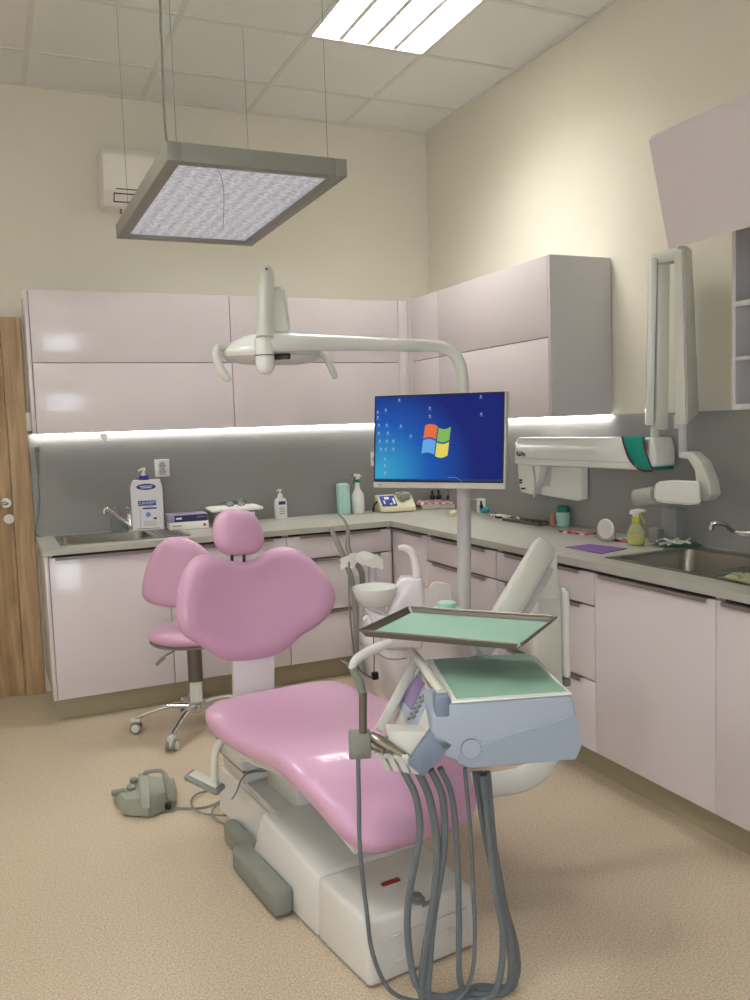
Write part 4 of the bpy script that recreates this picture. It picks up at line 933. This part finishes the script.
# power sockets and small fittings on the back wall
def socket(label, x, z, w_, h_, dbl):
    T_ = thing('wall_socket', label, 'socket', (x, -.01, z))
    b = B(); bx(b, (x-w_/2, -.020, z-h_/2), (x+w_/2, -.0085, z+h_/2), .003); pl_ = obj('plate', b, mWhite, T_)
    for dz in ((h_*.16, -h_*.22) if dbl else (0,)):
        b = B(); tube(b, [(x, -.0205, z+dz), (x, -.0195, z+dz)], .021, 24, 1); obj('socket_well', b, mCarc, pl_)
        b = B()
        for dx in (-.009, .009): tube(b, [(x+dx, -.0212, z+dz), (x+dx, -.0204, z+dz)], .003, 8, 1)
        tube(b, [(x, -.026, z+dz+.011), (x, -.0204, z+dz+.011)], .0025, 8, 1); tube(b, [(x-.018, -.0209, z+dz), (x-.019, -.0205, z+dz)], .002, 6, 1); obj('pin_holes', b, mDark, pl_)
    return T_
p = at(162, 468, 'y', -.01); socket('white double wall socket above the white carton', p.x, p.z, .082, .098, True)
p = at(374, 459, 'y', -.01); socket('white wall socket half hidden by the left monitor edge', p.x, p.z, .05, .09, False)
p = at(24.5, 424, 'y', -.02); b = B(); bx(b, (-2.448, -.03, p.z-.045), (-2.443-.0, -.001, p.z+.05)); b.free()
LS = thing('light_switch', 'small off-white switch between door frame and wall cabinet', 'switch', (XU-.012, -.2, 1.5))
b = B(); pz = at(26, 413, 'x', XU-.02); pz2 = at(27, 431, 'x', XU-.02); bx(b, (XU-.022, pz.y-.03, pz2.z), (XU-.0005, pz.y+.03, pz.z), .003); obj('plate', b, mWarm, LS)
b = B(); bx(b, (XU-.02, pz.y-.022, pz2.z-.02), (XU-.002, pz.y+.022, pz2.z-.001), .003); obj('lower_block', b, mGreyP, LS)
# hand wand with its lead at the left end of the splashback
WD = thing('wall_wand', 'slim grey wand with its lead on left end of splashback', 'handset', at(38, 460, 'y', -.02))
b = B(); tube(b, [at(37, 448, 'y', -.025), at(37.5, 462, 'y', -.025), at(38.5, 474, 'y', -.022)], [.010, .011, .006], 10, 4); bx(b, (-.012, -.014, -.012), (.012, .02, .012), .004, M=Matrix.Translation(at(37, 449, 'y', -.03))); obj('wand', b, mGreyP, WD)
b = B(); tube(b, [at(38.5, 474, 'y', -.02), at(38, 485, 'y', -.018), at(39.5, 498, 'y', -.018), at(37.5, 518, 'y', -.018), at(35.5, 530, 'y', -.02), at(39, 536.5, 'y', -.03), at(50, 537, 'y', -.02)], .0035, 8, 5); obj('lead', b, mGreyP, WD)
# scrap of clear packing under the strip
random.seed(3); b = B(); c_ = at(104, 437, 'y', -.34)
prism(b, [c_+V((x, 0, z)) for x, z in ((-.018, .018), (.01, .022), (.022, .008), (.012, -.004), (.016, -.022), (.004, -.026), (-.006, -.008), (-.02, 0))], (0, .012, 0), .002, 1); tag(obj('film_scrap', b, mPaper), 'small scrap of white film hanging below wall cabinet edge', 'scrap')

# ------------------------------------------------------------------ things on the worktop
def gp(px, py, z=WT+.0005):
    g_ = at(px, py, 'z', z); return g_, (g_-CAM).dot(FWD)/FPX
FX = V((1, 0, 0))
def rbox(name, label, cate, px, py, w_, h_, d_, rot, m, bev=.004, group=None, z=None, T_=None):
    g_, k = gp(px, py, z if z else WT+.0005)
    M_ = Matrix.Translation(g_) @ Matrix.Rotation(R(rot), 4, 'Z')
    b_ = B(); bx(b_, (-w_/2, 0, 0), (w_/2, d_, h_), bev, M=M_)
    if T_ is None: return tag(obj(name, b_, m), label, cate, group), M_
    return obj(name, b_, m, T_), M_
def fm(M_, x, z, y=-.0006): return M_ @ Matrix.Translation((x, y, z)) @ Matrix.Rotation(R(90), 4, 'X')
def plate(name, M_, x0, z0, x1, z1, m, par, y=-.0008):
    b_ = B(); bx(b_, (x0, y, z0), (x1, y+.0007, z1), M=M_); return obj(name, b_, m, par, False)

# left tap with lever, and a glass dispenser behind it
def tap(label, base, pts, r_, lever):
    T_ = thing('tap', label, 'tap', base)
    b_ = B(); lathe(b_, [(0, 0), (.026, 0), (.026, .008), (.021, .012), (.021, .085), (.018, .092), (0, .094)], base, 24); obj('tap_body', b_, mChrome, T_)
    b_ = B(); tube(b_, pts, r_, 12, 5); sp_ = obj('spout', b_, mChrome, T_)
    b_ = B(); d_ = (V(pts[-1])-V(pts[-2])).normalized(); tube(b_, [V(pts[-1])-V((0, 0, .0)), V(pts[-1])-V((0, 0, .018))], r_[-1]*1.25, 14, 1); obj('aerator', b_, mSteel, sp_)
    b_ = B(); tube(b_, lever, [.007, .006, .005], 10, 4); obj('lever', b_, mChrome, T_); return T_
g_, k = gp(131, 530, WT+.005)
tap('chrome mixer tap beside the small left sink', g_, [g_+V((0, -.01, .03)), W(121, 519, k*FPX-.03), W(112, 511.5, k*FPX-.06), W(107, 509, k*FPX-.08), W(104.5, 510.5, k*FPX-.085)], [.013, .010, .010, .010, .011], [g_+V((0, 0, .09)), g_+V((-.004, -.01, .115)), g_+V((-.02, -.05, .13))])
g_, k = gp(119, 531)
T_ = thing('soap_dispenser', 'clear glass soap dispenser with grey pump behind left tap', 'dispenser', g_+V((-.01, .03, 0)))
c_ = g_+V((-.01, .03, 0)); c_.z = WT+.0005
if c_.y > -.045: c_.y = -.045
b = B(); lathe(b, [(0, 0), (.030, 0), (.034, .02), (.03, .07), (.014, .088), (.014, .094), (0, .094)], c_); obj('bottle', b, mTrans, T_)
b = B(); lathe(b, [(.015, .094), (.015, .108), (.005, .110), (.005, .122), (.011, .124), (.011, .130), (0, .131)], c_); tube(b, [c_+V((0, 0, .127)), c_+V((-.02, -.02, .126))], .004, 8, 1); obj('pump', b, mFrame, T_)

# white carton with blue lettering and a pump on top
T_ = thing('mouthwash_carton', 'tall white carton with blue oval, dark lettering and a blue-collared pump', 'carton', gp(150, 530)[0])
g_, k = gp(148.5, 530.5); M_ = Matrix.Translation(g_) @ Matrix.Rotation(R(-12), 4, 'Z')
w2, hh_ = .084, .278
b = B(); prism(b, [(-w2, 0, 0), (w2, 0, 0), (w2, 0, hh_-.042), (w2*.86, 0, hh_), (-w2*.86, 0, hh_), (-w2, 0, hh_-.035)], (0, .105, 0), .002, 1, M=M_); cbx = obj('carton', b, mat('carton_white', (236, 230, 232), .5), T_)
mLBlue = mat('label_blue', (30, 84, 160), .5); mLDk = mat('label_navy', (44, 54, 120), .5)
b = B(); t = bmesh.new(); bmesh.ops.create_circle(t, cap_ends=True, radius=1, segments=40); [setattr(v, 'co', V((v.co.x*.052, -.0012, hh_-.036+v.co.y*.017))) for v in t.verts]; join(b, t, M_); obj('oval_label', b, mLDk, cbx, False)
b = B(); t = bmesh.new(); bmesh.ops.create_circle(t, cap_ends=True, radius=1, segments=40); [setattr(v, 'co', V((v.co.x*.047, -.0014, hh_-.036+v.co.y*.014))) for v in t.verts]; join(b, t, M_); obj('oval_label', b, mLBlue, cbx, False)
for z_, L_ in ((hh_-.032, .034), (hh_-.041, .028)): plate('oval_lettering', M_, -L_, z_-.0022, L_, z_+.0022, mPaper, cbx, -.0024)
plate('name_band', M_, -.048, .138, .050, .166, mLBlue, cbx)
text('CURASEPT', .0225, fm(M_, .001, .152, -.0014), mPaper, 'name_lettering', cbx, .0003)
plate('text_line', M_, -.025, .119, .05, .127, mLDk, cbx); plate('text_line', M_, -.01, .131, .03, .133, mGreyP, cbx)
plate('side_line', M_, -.040, .02, -.0385, .125, mLBlue, cbx)
b = B(); t = bmesh.new(); bmesh.ops.create_circle(t, cap_ends=True, radius=.014, segments=24); [setattr(v, 'co', V((.004+v.co.x, -.0012, .088+v.co.y))) for v in t.verts]; join(b, t, M_); obj('round_mark', b, mat('label_sky', (96, 150, 210), .5), cbx, False)
b = B(); t = bmesh.new(); bmesh.ops.create_circle(t, cap_ends=True, radius=.010, segments=24); [setattr(v, 'co', V((.040+v.co.x, -.0012, .066+v.co.y*.6))) for v in t.verts]; join(b, t, M_); obj('round_mark', b, mLDk, cbx, False)
for i in range(5): plate('small_print', M_, -.022, .026+i*.0062, .045, .0275+i*.0062, mFrame, cbx)
plate('foot_line', M_, -.06, .010, .064, .013, mLDk, cbx)
pb = M_ @ V((-.012, .05, hh_)); b = B(); lathe(b, [(0, 0), (.026, 0), (.026, .024), (.0, .024)], pb); lathe(b, [(.028, 0), (.034, .004), (.028, .008)], pb); obj('pump_collar', b, mNavy, T_)
b = B(); lathe(b, [(.012, .024), (.011, .038), (.006, .04), (.006, .050), (.010, .052), (.012, .066), (0, .068)], pb); tube(b, [pb+V((0, 0, .060)), pb+V((-.022, -.016, .058)), pb+V((-.028, -.020, .050))], .0045, 8, 4); obj('pump_head', b, mPaper, T_)

# two glove boxes
g_, k = gp(188, 529.5); M_ = Matrix.Translation(g_+V((0, .0, 0))) @ Matrix.Rotation(R(-3), 4, 'Z')
GB = thing('glove_box', 'white glove box, lower one of the stack beside the carton', 'box', g_)
b = B(); bx(b, (-.098, 0, 0), (.115, .12, .042), .002, M=M_); o = obj('box', b, mPaper, GB); plate('print_mark', M_, .085, .015, .10, .028, mRed, o); plate('print_line', M_, -.08, .02, -.03, .026, mFrame, o)
GB = thing('glove_box', 'lilac and navy glove box lying on top of the white one', 'box', g_+V((0, 0, .0425)))
b = B(); bx(b, (-.105, 0, .0425), (.108, .115, .086), .002, M=M_); o = obj('box', b, mMag, GB); plate('navy_band', M_, -.070, .045, .107, .080, mat('band_navy', (42, 46, 84), .45), o)
plate('print_line', M_, -.062, .058, -.03, .068, mPaper, o, -.0014); plate('print_line', M_, .05, .064, .10, .068, mFrame, o, -.0014)
b = B(); t = bmesh.new(); bmesh.ops.create_circle(t, cap_ends=True, radius=1, segments=30); [setattr(v, 'co', V((.0+v.co.x*.07, .06+v.co.y*.022, .0864))) for v in t.verts]; join(b, t, M_); obj('opening', b, mat('opening_dark', (70, 66, 100), .6), o, False)

# lidded white tub with spectacles
g_, k = gp(232, 523); M_ = Matrix.Translation(g_) @ Matrix.Rotation(R(-4), 4, 'Z')
if (M_ @ V((0, .2, 0))).y > -.02: M_ = Matrix.Translation((0, -.02-(M_ @ V((0, .2, 0))).y, 0)) @ M_
TB = thing('storage_tub', 'white lidded plastic tub behind the headrest carrying spectacles', 'tub', M_.translation)
b = B(); loft(b, [[(-.115, .01, 0), (.115, .01, 0), (.115, .17, 0), (-.115, .17, 0)], [(-.130, 0, .085), (.130, 0, .085), (.130, .18, .085), (-.130, .18, .085)]]); bmesh.ops.bevel(b, geom=b.edges[:], offset=.008, segments=3, affect='EDGES'); obj('tub', b, mFrame, TB, M=M_)
b = B(); bx(b, (-.150, -.012, .080), (.150, .19, .098), .008, 3, M=M_); bx(b, (-.135, 0, .098), (.135, .178, .1015), .003, M=M_); obj('lid', b, mPaper, TB)
plate('label_area', M_, -.07, .012, .10, .070, mWhite, TB, -.002)
SPC = thing('spectacles', 'black-rimmed spectacles lying on the white tub lid', 'spectacles', M_ @ V((.0, .05, .102)))
ME = M_ @ Matrix.Translation((.005, .05, .1045)) @ Matrix.Rotation(R(8), 4, 'Z')
for sx in (-1, 1):
    b = B(); cx_ = sx*.034; pts = [(cx_+.026*math.cos(a), .004-.0*a, .017+.016*math.sin(a)) for a in [i*math.pi/6 for i in range(13)]]; tube(b, pts, .0022, 8, 3, M=ME); fr1 = obj('rim', b, mBlack, SPC)
    b = B(); tube(b, [(sx*.060, .004, .024), (sx*.062, .04, .022), (sx*.055, .12, .008), (sx*.05, .135, .002)], .0018, 6, 4, M=ME); obj('temple', b, mBlack, SPC)
    b = B(); lathe(b, [(0, 0), (.024, 0), (.024, .001), (0, .001)], (0, 0, 0), 24, M=ME @ Matrix.Translation((cx_, .004, .017)) @ Matrix.Rotation(R(90), 4, 'X')); obj('lens', b, mat('lens_clear', (210, 215, 215), .05, alpha=.25), fr1)
b = B(); tube(b, [(-.01, .004, .022), (0, .004, .025), (.01, .004, .022)], .002, 6, 3, M=ME); obj('bridge', b, mBlack, SPC)

# pump bottle
g_, k = gp(281, 517)
if g_.y > -.06: g_ = at(281, 517, 'y', -.06); g_.z = WT+.0005
PB = thing('sanitiser_bottle', 'small white pump bottle with blue label alone on the back worktop', 'bottle', g_)
b = B(); loft(b, [[(g_.x+sx*w_, g_.y+sy*.022, g_.z+z) for sx, sy in ((-1, -.6), (-.7, -1), (.7, -1), (1, -.6), (1, .6), (.7, 1), (-.7, 1), (-1, .6))] for z, w_ in ((0, .033), (.004, .036), (.10, .036), (.118, .030), (.128, .014), (.132, .013))]); o = obj('bottle', b, mWhite, PB, ang=50)
b = B(); bx(b, (g_.x-.018, g_.y-.0232, g_.z+.085), (g_.x+.024, g_.y-.0222, g_.z+.105)); obj('blue_label', b, mLDk, o, False)
b = B(); 
for i in range(4): bx(b, (g_.x-.014, g_.y-.0232, g_.z+.03+i*.011), (g_.x+.018, g_.y-.0222, g_.z+.034+i*.011))
obj('print_line', b, mFrame, o, False)
b = B(); lathe(b, [(.014, .132), (.014, .148), (.005, .150), (.005, .165), (.010, .167), (.010, .176), (0, .177)], g_); tube(b, [g_+V((0, 0, .171)), g_+V((-.022, -.01, .169))], .004, 8, 1); obj('pump', b, mPaper, PB)

# tall teal box and the spray bottle
g_, k = gp(345, 514); g_.y = min(g_.y, -.12); 
T_ = thing('tissue_dispenser', 'tall pale teal paper box left of the white spray bottle', 'box', g_)
b = B(); M_ = Matrix.Translation((at(345, 500, 'y', -.13).x, -.13, WT+.0005)) @ Matrix.Rotation(R(-6), 4, 'Z'); bx(b, (-.034, 0, 0), (.034, .07, .185), .004, M=M_); obj('box', b, mTeal, T_)
b = B(); bx(b, (-.028, .012, .185), (.028, .06, .1885), .001, M=M_); bx(b, (-.0005, -.0008, .005), (.0005, .0, .18), M=M_); obj('paper_edge', b, mPaper, T_)
def spray(label, c_, body, liq, m_b, m_neck, m_head, m_trig, dirx, h=.15, r0=.034, extra=None):
    T_ = thing('spray_bottle', label, 'spray bottle', c_)
    b = B(); lathe(b, body, c_, 32); o = obj('bottle', b, m_b, T_)
    if liq: b = B(); lathe(b, liq[0], c_, 32); obj('liquid', b, liq[1], o)
    t_ = body[-1][1]
    b = B(); lathe(b, [(0, t_), (.0165, t_), (.0165, t_+.018), (.013, t_+.020), (0, t_+.020)], c_); obj('neck_collar', b, m_neck, T_)
    d_ = V(dirx).normalized(); zt2 = t_+.02
    b = B(); pr = [(-.026, .014), (-.020, .030), (.012, .034), (.034, .031), (.034, .022), (.012, .018), (.011, 0), (-.011, 0), (-.012, .008)]
    nrm = V((-d_.y, d_.x, 0)); prism(b, [c_+d_*x+V((0, 0, zt2+z))-nrm*.009 for x, z in pr], nrm*.018, .002, 2); obj('spray_head', b, m_head, T_)
    b = B(); tube(b, [c_+d_*.018+V((0, 0, zt2+.018)), c_+d_*.024+V((0, 0, zt2-.002)), c_+d_*.038+V((0, 0, zt2-.026))], .0042, 8, 4); tube(b, [c_+d_*.033+V((0, 0, zt2+.0265)), c_+d_*.042+V((0, 0, zt2+.0265))], .006, 10, 1); obj('trigger', b, m_trig, T_); return T_
c_ = at(358, 505, 'y', -.10); c_.z = WT+.0005
spray('white spray bottle with green collar beside the teal box', c_, [(0, 0), (.036, 0), (.04, .006), (.04, .105), (.034, .125), (.018, .150), (.013, .178), (.013, .190)], None, mWhite, mDGreen, mPaper, mDGreen, (-1, -.35, 0))

# cream curing / mixing device with blue control face
g_, k = gp(393, 511.5); dv = V((g_.x, min(g_.y, -.2), WT+.0005)); dv = gp(393, 511.5)[0]; Md = Matrix.Translation(V((at(400, 505, 'y', -.24).x, -.24, WT+.0005))) @ Matrix.Rotation(R(-8), 4, 'Z') @ Matrix.Scale(1.1, 4)
T_ = thing('sealing_device', 'cream bench device with blue sloping control face in the corner', 'device', Md.translation)
b = B(); prism(b, [(-.105, 0, .004), (-.105, 0, .030), (-.105, .075, .088), (-.105, .145, .092), (-.105, .15, .004)], (.20, 0, 0), .006, 3, M=Md); obj('casing', b, mCream, T_)
b = B(); prism(b, [(-.10, .006, .0375), (-.012, .006, .0375), (-.012, .074, .0898), (-.10, .074, .0898)], (0, -.0015, .0018), .0005, 1, M=Md); cf = obj('control_face', b, mNavy, T_, False)
b = B()
for x0_, x1_, f0, f1 in ((-.075, -.048, .62, .84), (-.030, -.020, .15, .7), (-.052, -.04, .1, .22), (-.085, -.078, .2, .5)):
    prism(b, [(x, .006+.068*f-.0022, .0375+.0523*f+.0030) for x, f in ((x0_, f0), (x1_, f0), (x1_, f1), (x0_, f1))], (0, -.0006, .0008), M=Md)
obj('face_marks', b, mWhite, cf, False)
b = B(); bx(b, (-.0, .03, .066), (.075, .12, .105), .008, 3, M=Md); bx(b, (.012, .024, .06), (.04, .03, .085), .003, M=Md); lathe(b, [(.02, .09), (.02, .112), (0, .114)], (0, 0, 0), 20, M=Md @ Matrix.Translation((.04, .075, 0))); obj('loading_hatch', b, mFrame, T_)
b = B(); tube(b, [(-.107, .08, .06), (-.125, .085, .04), (-.13, .09, .008), (-.12, .11, .004)], .005, 8, 4, M=Md); obj('cable', b, mBlack, T_)

# boxed dental samples in the corner
def item_at(px, py, x=None, y=None):
    p_ = at(px, py, 'z', WT+.0005); return p_
Mt = Matrix.Translation(gp(441, 509)[0]) @ Matrix.Rotation(R(-25), 4, 'Z') @ Matrix.Scale(1.3, 4)
T_ = thing('sample_tray', 'white tray with rose and white checked cloth behind the monitor pole', 'tray', Mt.translation)
b = B(); bx(b, (-.09, 0, 0), (.10, .13, .026), .004, M=Mt); obj('tray', b, mPaper, T_)
random.seed(9); b = B(); t = bmesh.new(); nx_, ny_ = 14, 10; vv_ = [[t.verts.new((-.115+.24*i/nx_, -.012+.15*j/ny_, .031+random.uniform(0, .007)-(.010 if i in (0, nx_) or j == 0 else 0))) for j in range(ny_+1)] for i in range(nx_+1)]
for i in range(nx_):
    for j in range(ny_):
        f = t.faces.new((vv_[i][j], vv_[i+1][j], vv_[i+1][j+1], vv_[i][j+1])); f.material_index = (i+j) % 2
bmesh.ops.solidify(t, geom=t.faces[:], thickness=.0015); join(b, t, Mt)
obj('checked_cloth', b, [mRose, mPaper], T_, True)
for k_, (x, y, lb) in enumerate(((-.035, .08, 'left'), (-.005, .085, 'middle'), (.045, .06, 'right'))):
    b = B(); lathe(b, [(0, .0), (.013, .0), (.013, .018), (.006, .024), (.006, .045 if k_ < 2 else .05), (0, .047)], (0, 0, 0), 16, M=Mt @ Matrix.Translation((x, y, .0405)))
    tag(obj('vial', b, mBlack), '%s one of three small dark vials standing on checked cloth' % {'left': 'leftmost', 'middle': 'middle', 'right': 'rightmost'}[lb], 'vial', 'dark vials on the checked cloth')
rbox('paper_box', 'white upright box just right of the monitor pole', 'box', 481, 513, .06, .085, .05, -62, mPaper)
g_, k = gp(453, 516); b = B(); lathe(b, [(0, 0), (.022, 0), (.026, .01), (.024, .022), (.012, .034), (0, .036)], g_); tag(obj('putty_jar', b, mCream), 'small cream domed jar left of the monitor pole', 'jar')
g_, k = gp(494, 514); g_.x = min(g_.x, -.06)
T_ = thing('blower_bulb', 'cyan rubber bulb with dark nozzle on the right worktop', 'bulb', g_)
b = B(); lathe(b, [(0, -.020), (.02, -.017), (.030, 0), (.02, .017), (0, .020)], (0, 0, 0), 24, M=Matrix.Translation(g_+V((0, 0, .0285)))); obj('bulb', b, mCyan, T_, ang=80)
b = B(); tube(b, [g_+V((-.018, -.0, .035)), g_+V((-.022, 0, .060))], .010, 12, 1); tube(b, [g_+V((-.022, 0, .060)), g_+V((-.022, 0, .080))], .006, 12, 1); obj('nozzle', b, mBlack, T_)
b = B(); tube(b, [g_+V((-.022, 0, .082)), g_+V((-.022, 0, .092))], .0065, 12, 1); tube(b, [g_+V((-.026, 0, .089)), g_+V((-.09, .06, .094))], .0018, 6, 1); obj('white_tip', b, mPaper, T_)
def sheet(label, px, py, w_, d_, rot, mats_, th=.006, nm='printed_pad', cate='pad', nx_=10, ny_=6, seed=1):
    random.seed(seed); M_ = Matrix.Translation(gp(px, py)[0]) @ Matrix.Rotation(R(rot), 4, 'Z'); t = bmesh.new()
    for i in range(nx_):
        for j in range(ny_):
            bx(t, (-w_/2+w_*i/nx_, -d_/2+d_*j/ny_, 0), (-w_/2+w_*(i+1)/nx_, -d_/2+d_*(j+1)/ny_, th+random.uniform(0, th*.3)))
    bmesh.ops.transform(t, matrix=M_, verts=t.verts)
    t.faces.ensure_lookup_table()
    for k in range(len(t.faces)//6):
        mi = random.choice(range(len(mats_)))
        for f in t.faces[6*k:6*k+6]: f.material_index = mi
    return tag(obj(nm, t, mats_, None, False), label, cate)
sheet('white and dark patterned flat pad in front of the cyan bulb', 500, 517, .08, .14, -10, [mPaper, mPaper, mRose, mDark], .008, seed=2)
# tray of small instruments
Mi = Matrix.Translation(gp(533, 522)[0]) @ Matrix.Rotation(R(2), 4, 'Z')
g_ = Mi.translation; 
if g_.x > -.09: Mi.translation = V((-.09, g_.y, g_.z))
T_ = thing('instrument_case', 'flat steel tray left of the green-capped bottle', 'tray', Mi.translation)
b = B(); bx(b, (-.05, -.16, 0), (.05, .16, .006), .002, M=Mi); bx(b, (-.05, -.16, .006), (-.046, .16, .014), M=Mi); bx(b, (.046, -.16, .006), (.05, .16, .014), M=Mi); obj('tray', b, mTrayEdge, T_)
random.seed(21)
for k_ in range(9):
    x0_, y0_, a = random.uniform(-.025, .025), -.13+.032*k_, R(random.uniform(-35, 35)); L_ = .018
    b = B(); tube(b, [(x0_-L_*math.cos(a), y0_-L_*math.sin(a), .013), (x0_, y0_, .018 if k_ > 4 else .013), (x0_+L_*math.cos(a), y0_+L_*math.sin(a), .0135)], [.003, .005, .0022], 8, 3, M=Mi)
    tag(obj('hand_instrument', b, mSteel if k_ % 2 else mTrayEdge), 'small metal hand instrument lying in flat steel tray left of green-capped bottle', 'instrument', 'small instruments in the steel tray')
# green capped bottle and its neighbour
c_ = at(566, 526, 'z', WT+.0005); c_.x = min(c_.x, -.045)
T_ = thing('disinfectant_bottle', 'pale bottle with a green screw cap against the splashback', 'bottle', c_)
b = B(); lathe(b, [(0, 0), (.028, 0), (.032, .004), (.035, .062), (.031, .070), (.026, .072)], c_, 28); obj('bottle', b, mTeal, T_)
b = B(); lathe(b, [(.030, .072), (.031, .092), (.024, .104), (0, .107)], c_, 28); obj('cap', b, mDGreen, T_)
c2_ = c_+V((-.035, -.0+.045, 0)); b = B(); lathe(b, [(0, 0), (.012, 0), (.014, .03), (.008, .045), (.009, .058), (0, .06)], c2_); tag(obj('lotion_bottle', b, mat('peach_plastic', (198, 138, 118), .5)), 'small peach coloured bottle left of the green-capped bottle', 'bottle')
sheet('rose and white patterned packets left of the round mirror', 578, 533, .085, .17, 4, [mRose, mRose, mPaper, mRed], .006, nm='sample_packets', cate='packets', seed=5)
sheet('dark and rose patterned packets right of the round mirror', 626, 541, .09, .08, 4, [mRose, mDark, mPaper, mRed], .008, nm='sample_packets', cate='packets', nx_=7, ny_=5, seed=8)
# mirror
g_, k = gp(606, 541.5); T_ = thing('table_mirror', 'small round mirror on a white stand facing the room', 'mirror', g_)
fd = (V((CAM.x, CAM.y, 0))-V((g_.x, g_.y, 0))).normalized(); fd = (fd+V((-1.3, .3, 0))).normalized(); mm = orient(g_+V((0, 0, .056)), fd+V((0, 0, .05)))
b = B(); lathe(b, [(0, -.004), (.040, -.004), (.043, 0), (.043, .003), (.040, .006), (.036, .005), (.036, .003), (0, .003)], (0, 0, 0), 40, M=mm); obj('frame', b, mWhite, T_)
b = B(); lathe(b, [(0, .0032), (.0355, .0032), (.0355, .0042), (0, .0042)], (0, 0, 0), 40, M=mm); obj('glass', b, mat('mirror_glass', (226, 226, 228), .3, metal=.8), T_)
b = B(); sdv = V((-fd.y, fd.x, 0)); bx(b, (-.02, -.022, 0), (.02, .022, .004), .002, M=Matrix.Translation(g_)); tube(b, [g_-sdv*.047+V((0, 0, .056)), g_-sdv*.047+V((0, 0, .018)), g_-sdv*.02+V((0, 0, .003)), g_+sdv*.02+V((0, 0, .003)), g_+sdv*.047+V((0, 0, .018)), g_+sdv*.047+V((0, 0, .056))], .0025, 8, 4); obj('stand', b, mFrame, T_)
# yellow sprayer
c_ = gp(636, 545)[0]
mY = mat('yellow_clear', (230, 230, 160), .12, alpha=.35); mYl = mat('yellow_cap', (206, 204, 70), .4)
spray('transparent yellow spray bottle with white trigger beside the round mirror', c_, [(0, 0), (.030, 0), (.036, .006), (.037, .03), (.034, .055), (.026, .075), (.016, .090), (.013, .098)], ([(0, .003), (.028, .003), (.034, .008), (.035, .03), (.033, .045), (0, .045)], mat('yellow_liquid', (214, 216, 120), .2, alpha=.7)), mY, mYl, mPaper, mYl, (1, -.55, 0))
# purple sheet
P = [at(x, y, 'z', WT+.0006) for x, y in ((565, 547.5), (590, 544.5), (627, 549), (601, 554))]
b = B(); prism(b, P, (0, 0, .003), .0008, 1); tag(obj('purple_pad', b, mPurple), 'flat purple napkin pad on the right worktop before the mirror', 'pad')
# grey boxes behind the sprayer, clear holder on wall
rbox('small_box', 'low grey box between sprayer and splashback', 'box', 653, 543, .05, .062, .04, -85, mFrame)
b = B(); a, c = at(660, 508, 'x', -.05), at(677, 545, 'x', -.05)
bx(b, (-.05, a.y, WT+.001), (-.046, c.y, a.z), .001); bx(b, (-.05, a.y, WT+.001), (-.0085, a.y-.003, a.z)); bx(b, (-.05, c.y+.003, WT+.001), (-.0085, c.y, a.z)); bx(b, (-.046, a.y-.003, WT+.001), (-.0085, c.y+.003, WT+.004))
bx(b, (-.04, a.y-.008, WT+.005), (-.015, c.y+.008, WT+.07))
tag(obj('clear_holder', b, mat('frosted_clear', (196, 198, 196), .25, alpha=.5)), 'frosted clear upright holder against the splashback below x-ray head', 'holder')
# green cloth with white masks
def cloth(label, nm, cate, corners, m, z=.004, amp=.010, seed=1, n=12, thick=.0015):
    random.seed(seed); P = [at(x, y, 'z', WT+.001) for x, y in corners]; t = bmesh.new()
    vs = [[None]*(n+1) for _ in range(n+1)]
    for i in range(n+1):
        for j in range(n+1):
            p_ = P[0].lerp(P[1], i/n).lerp(P[3].lerp(P[2], i/n), j/n); e = min(i, j, n-i, n-j)/n
            vs[i][j] = t.verts.new(p_+V((random.uniform(-.003, .003), random.uniform(-.003, .003), z+(random.uniform(0, amp) if e > 0 else 0))))
    for i in range(n):
        for j in range(n): t.faces.new((vs[i][j], vs[i+1][j], vs[i+1][j+1], vs[i][j+1]))
    bmesh.ops.solidify(t, geom=t.faces[:], thickness=thick); return tag(obj(nm, t, m), label, cate)
cloth('folded green cloth under white straps beside the big sink', 'green_cloth', 'cloth', [(650, 546), (668, 540), (706, 543), (698, 549)], mat('sea_green_cloth', (116, 168, 148), .8), .004, .006, 3)
b = B()
for pts in ([(657, 541), (664, 539), (671, 541), (678, 538.5), (684, 537)], [(660, 544), (670, 542), (680, 543), (688, 540), (691, 537)], [(668, 544.5), (676, 541), (684, 541.5), (690, 543)]):
    tube(b, [at(x, y, 'z', WT+.022) for x, y in pts], .0045, 8, 5)
tag(obj('mask_straps', b, mPaper), 'tangled white straps lying on the green cloth', 'straps')
# right tap
zs_ = WT+.005; base = V((-.055, -2.93, zs_)); 
px0 = at(711, 524, 'x', -.22)
tap('chrome swan tap reaching over the large right sink', base, [base+V((0, 0, .08)), V((-.075, -2.90, WT+.115)), at(742, 533, 'x', -.13), at(726, 525, 'x', -.19), at(716, 523, 'x', -.22), at(711, 525, 'x', -.232)], [.013, .011, .010, .009, .009, .009], [base+V((0, 0, .09)), base+V((.005, -.02, .11)), base+V((.01, -.06, .125))])
cloth('crumpled pale yellow-green glove on the sink drainer edge', 'rubber_glove', 'glove', [(722, 581), (738, 577), (757, 580), (752, 588)], mat('glove_pale', (206, 210, 168), .6), .012, .012, 5, 9, .002)
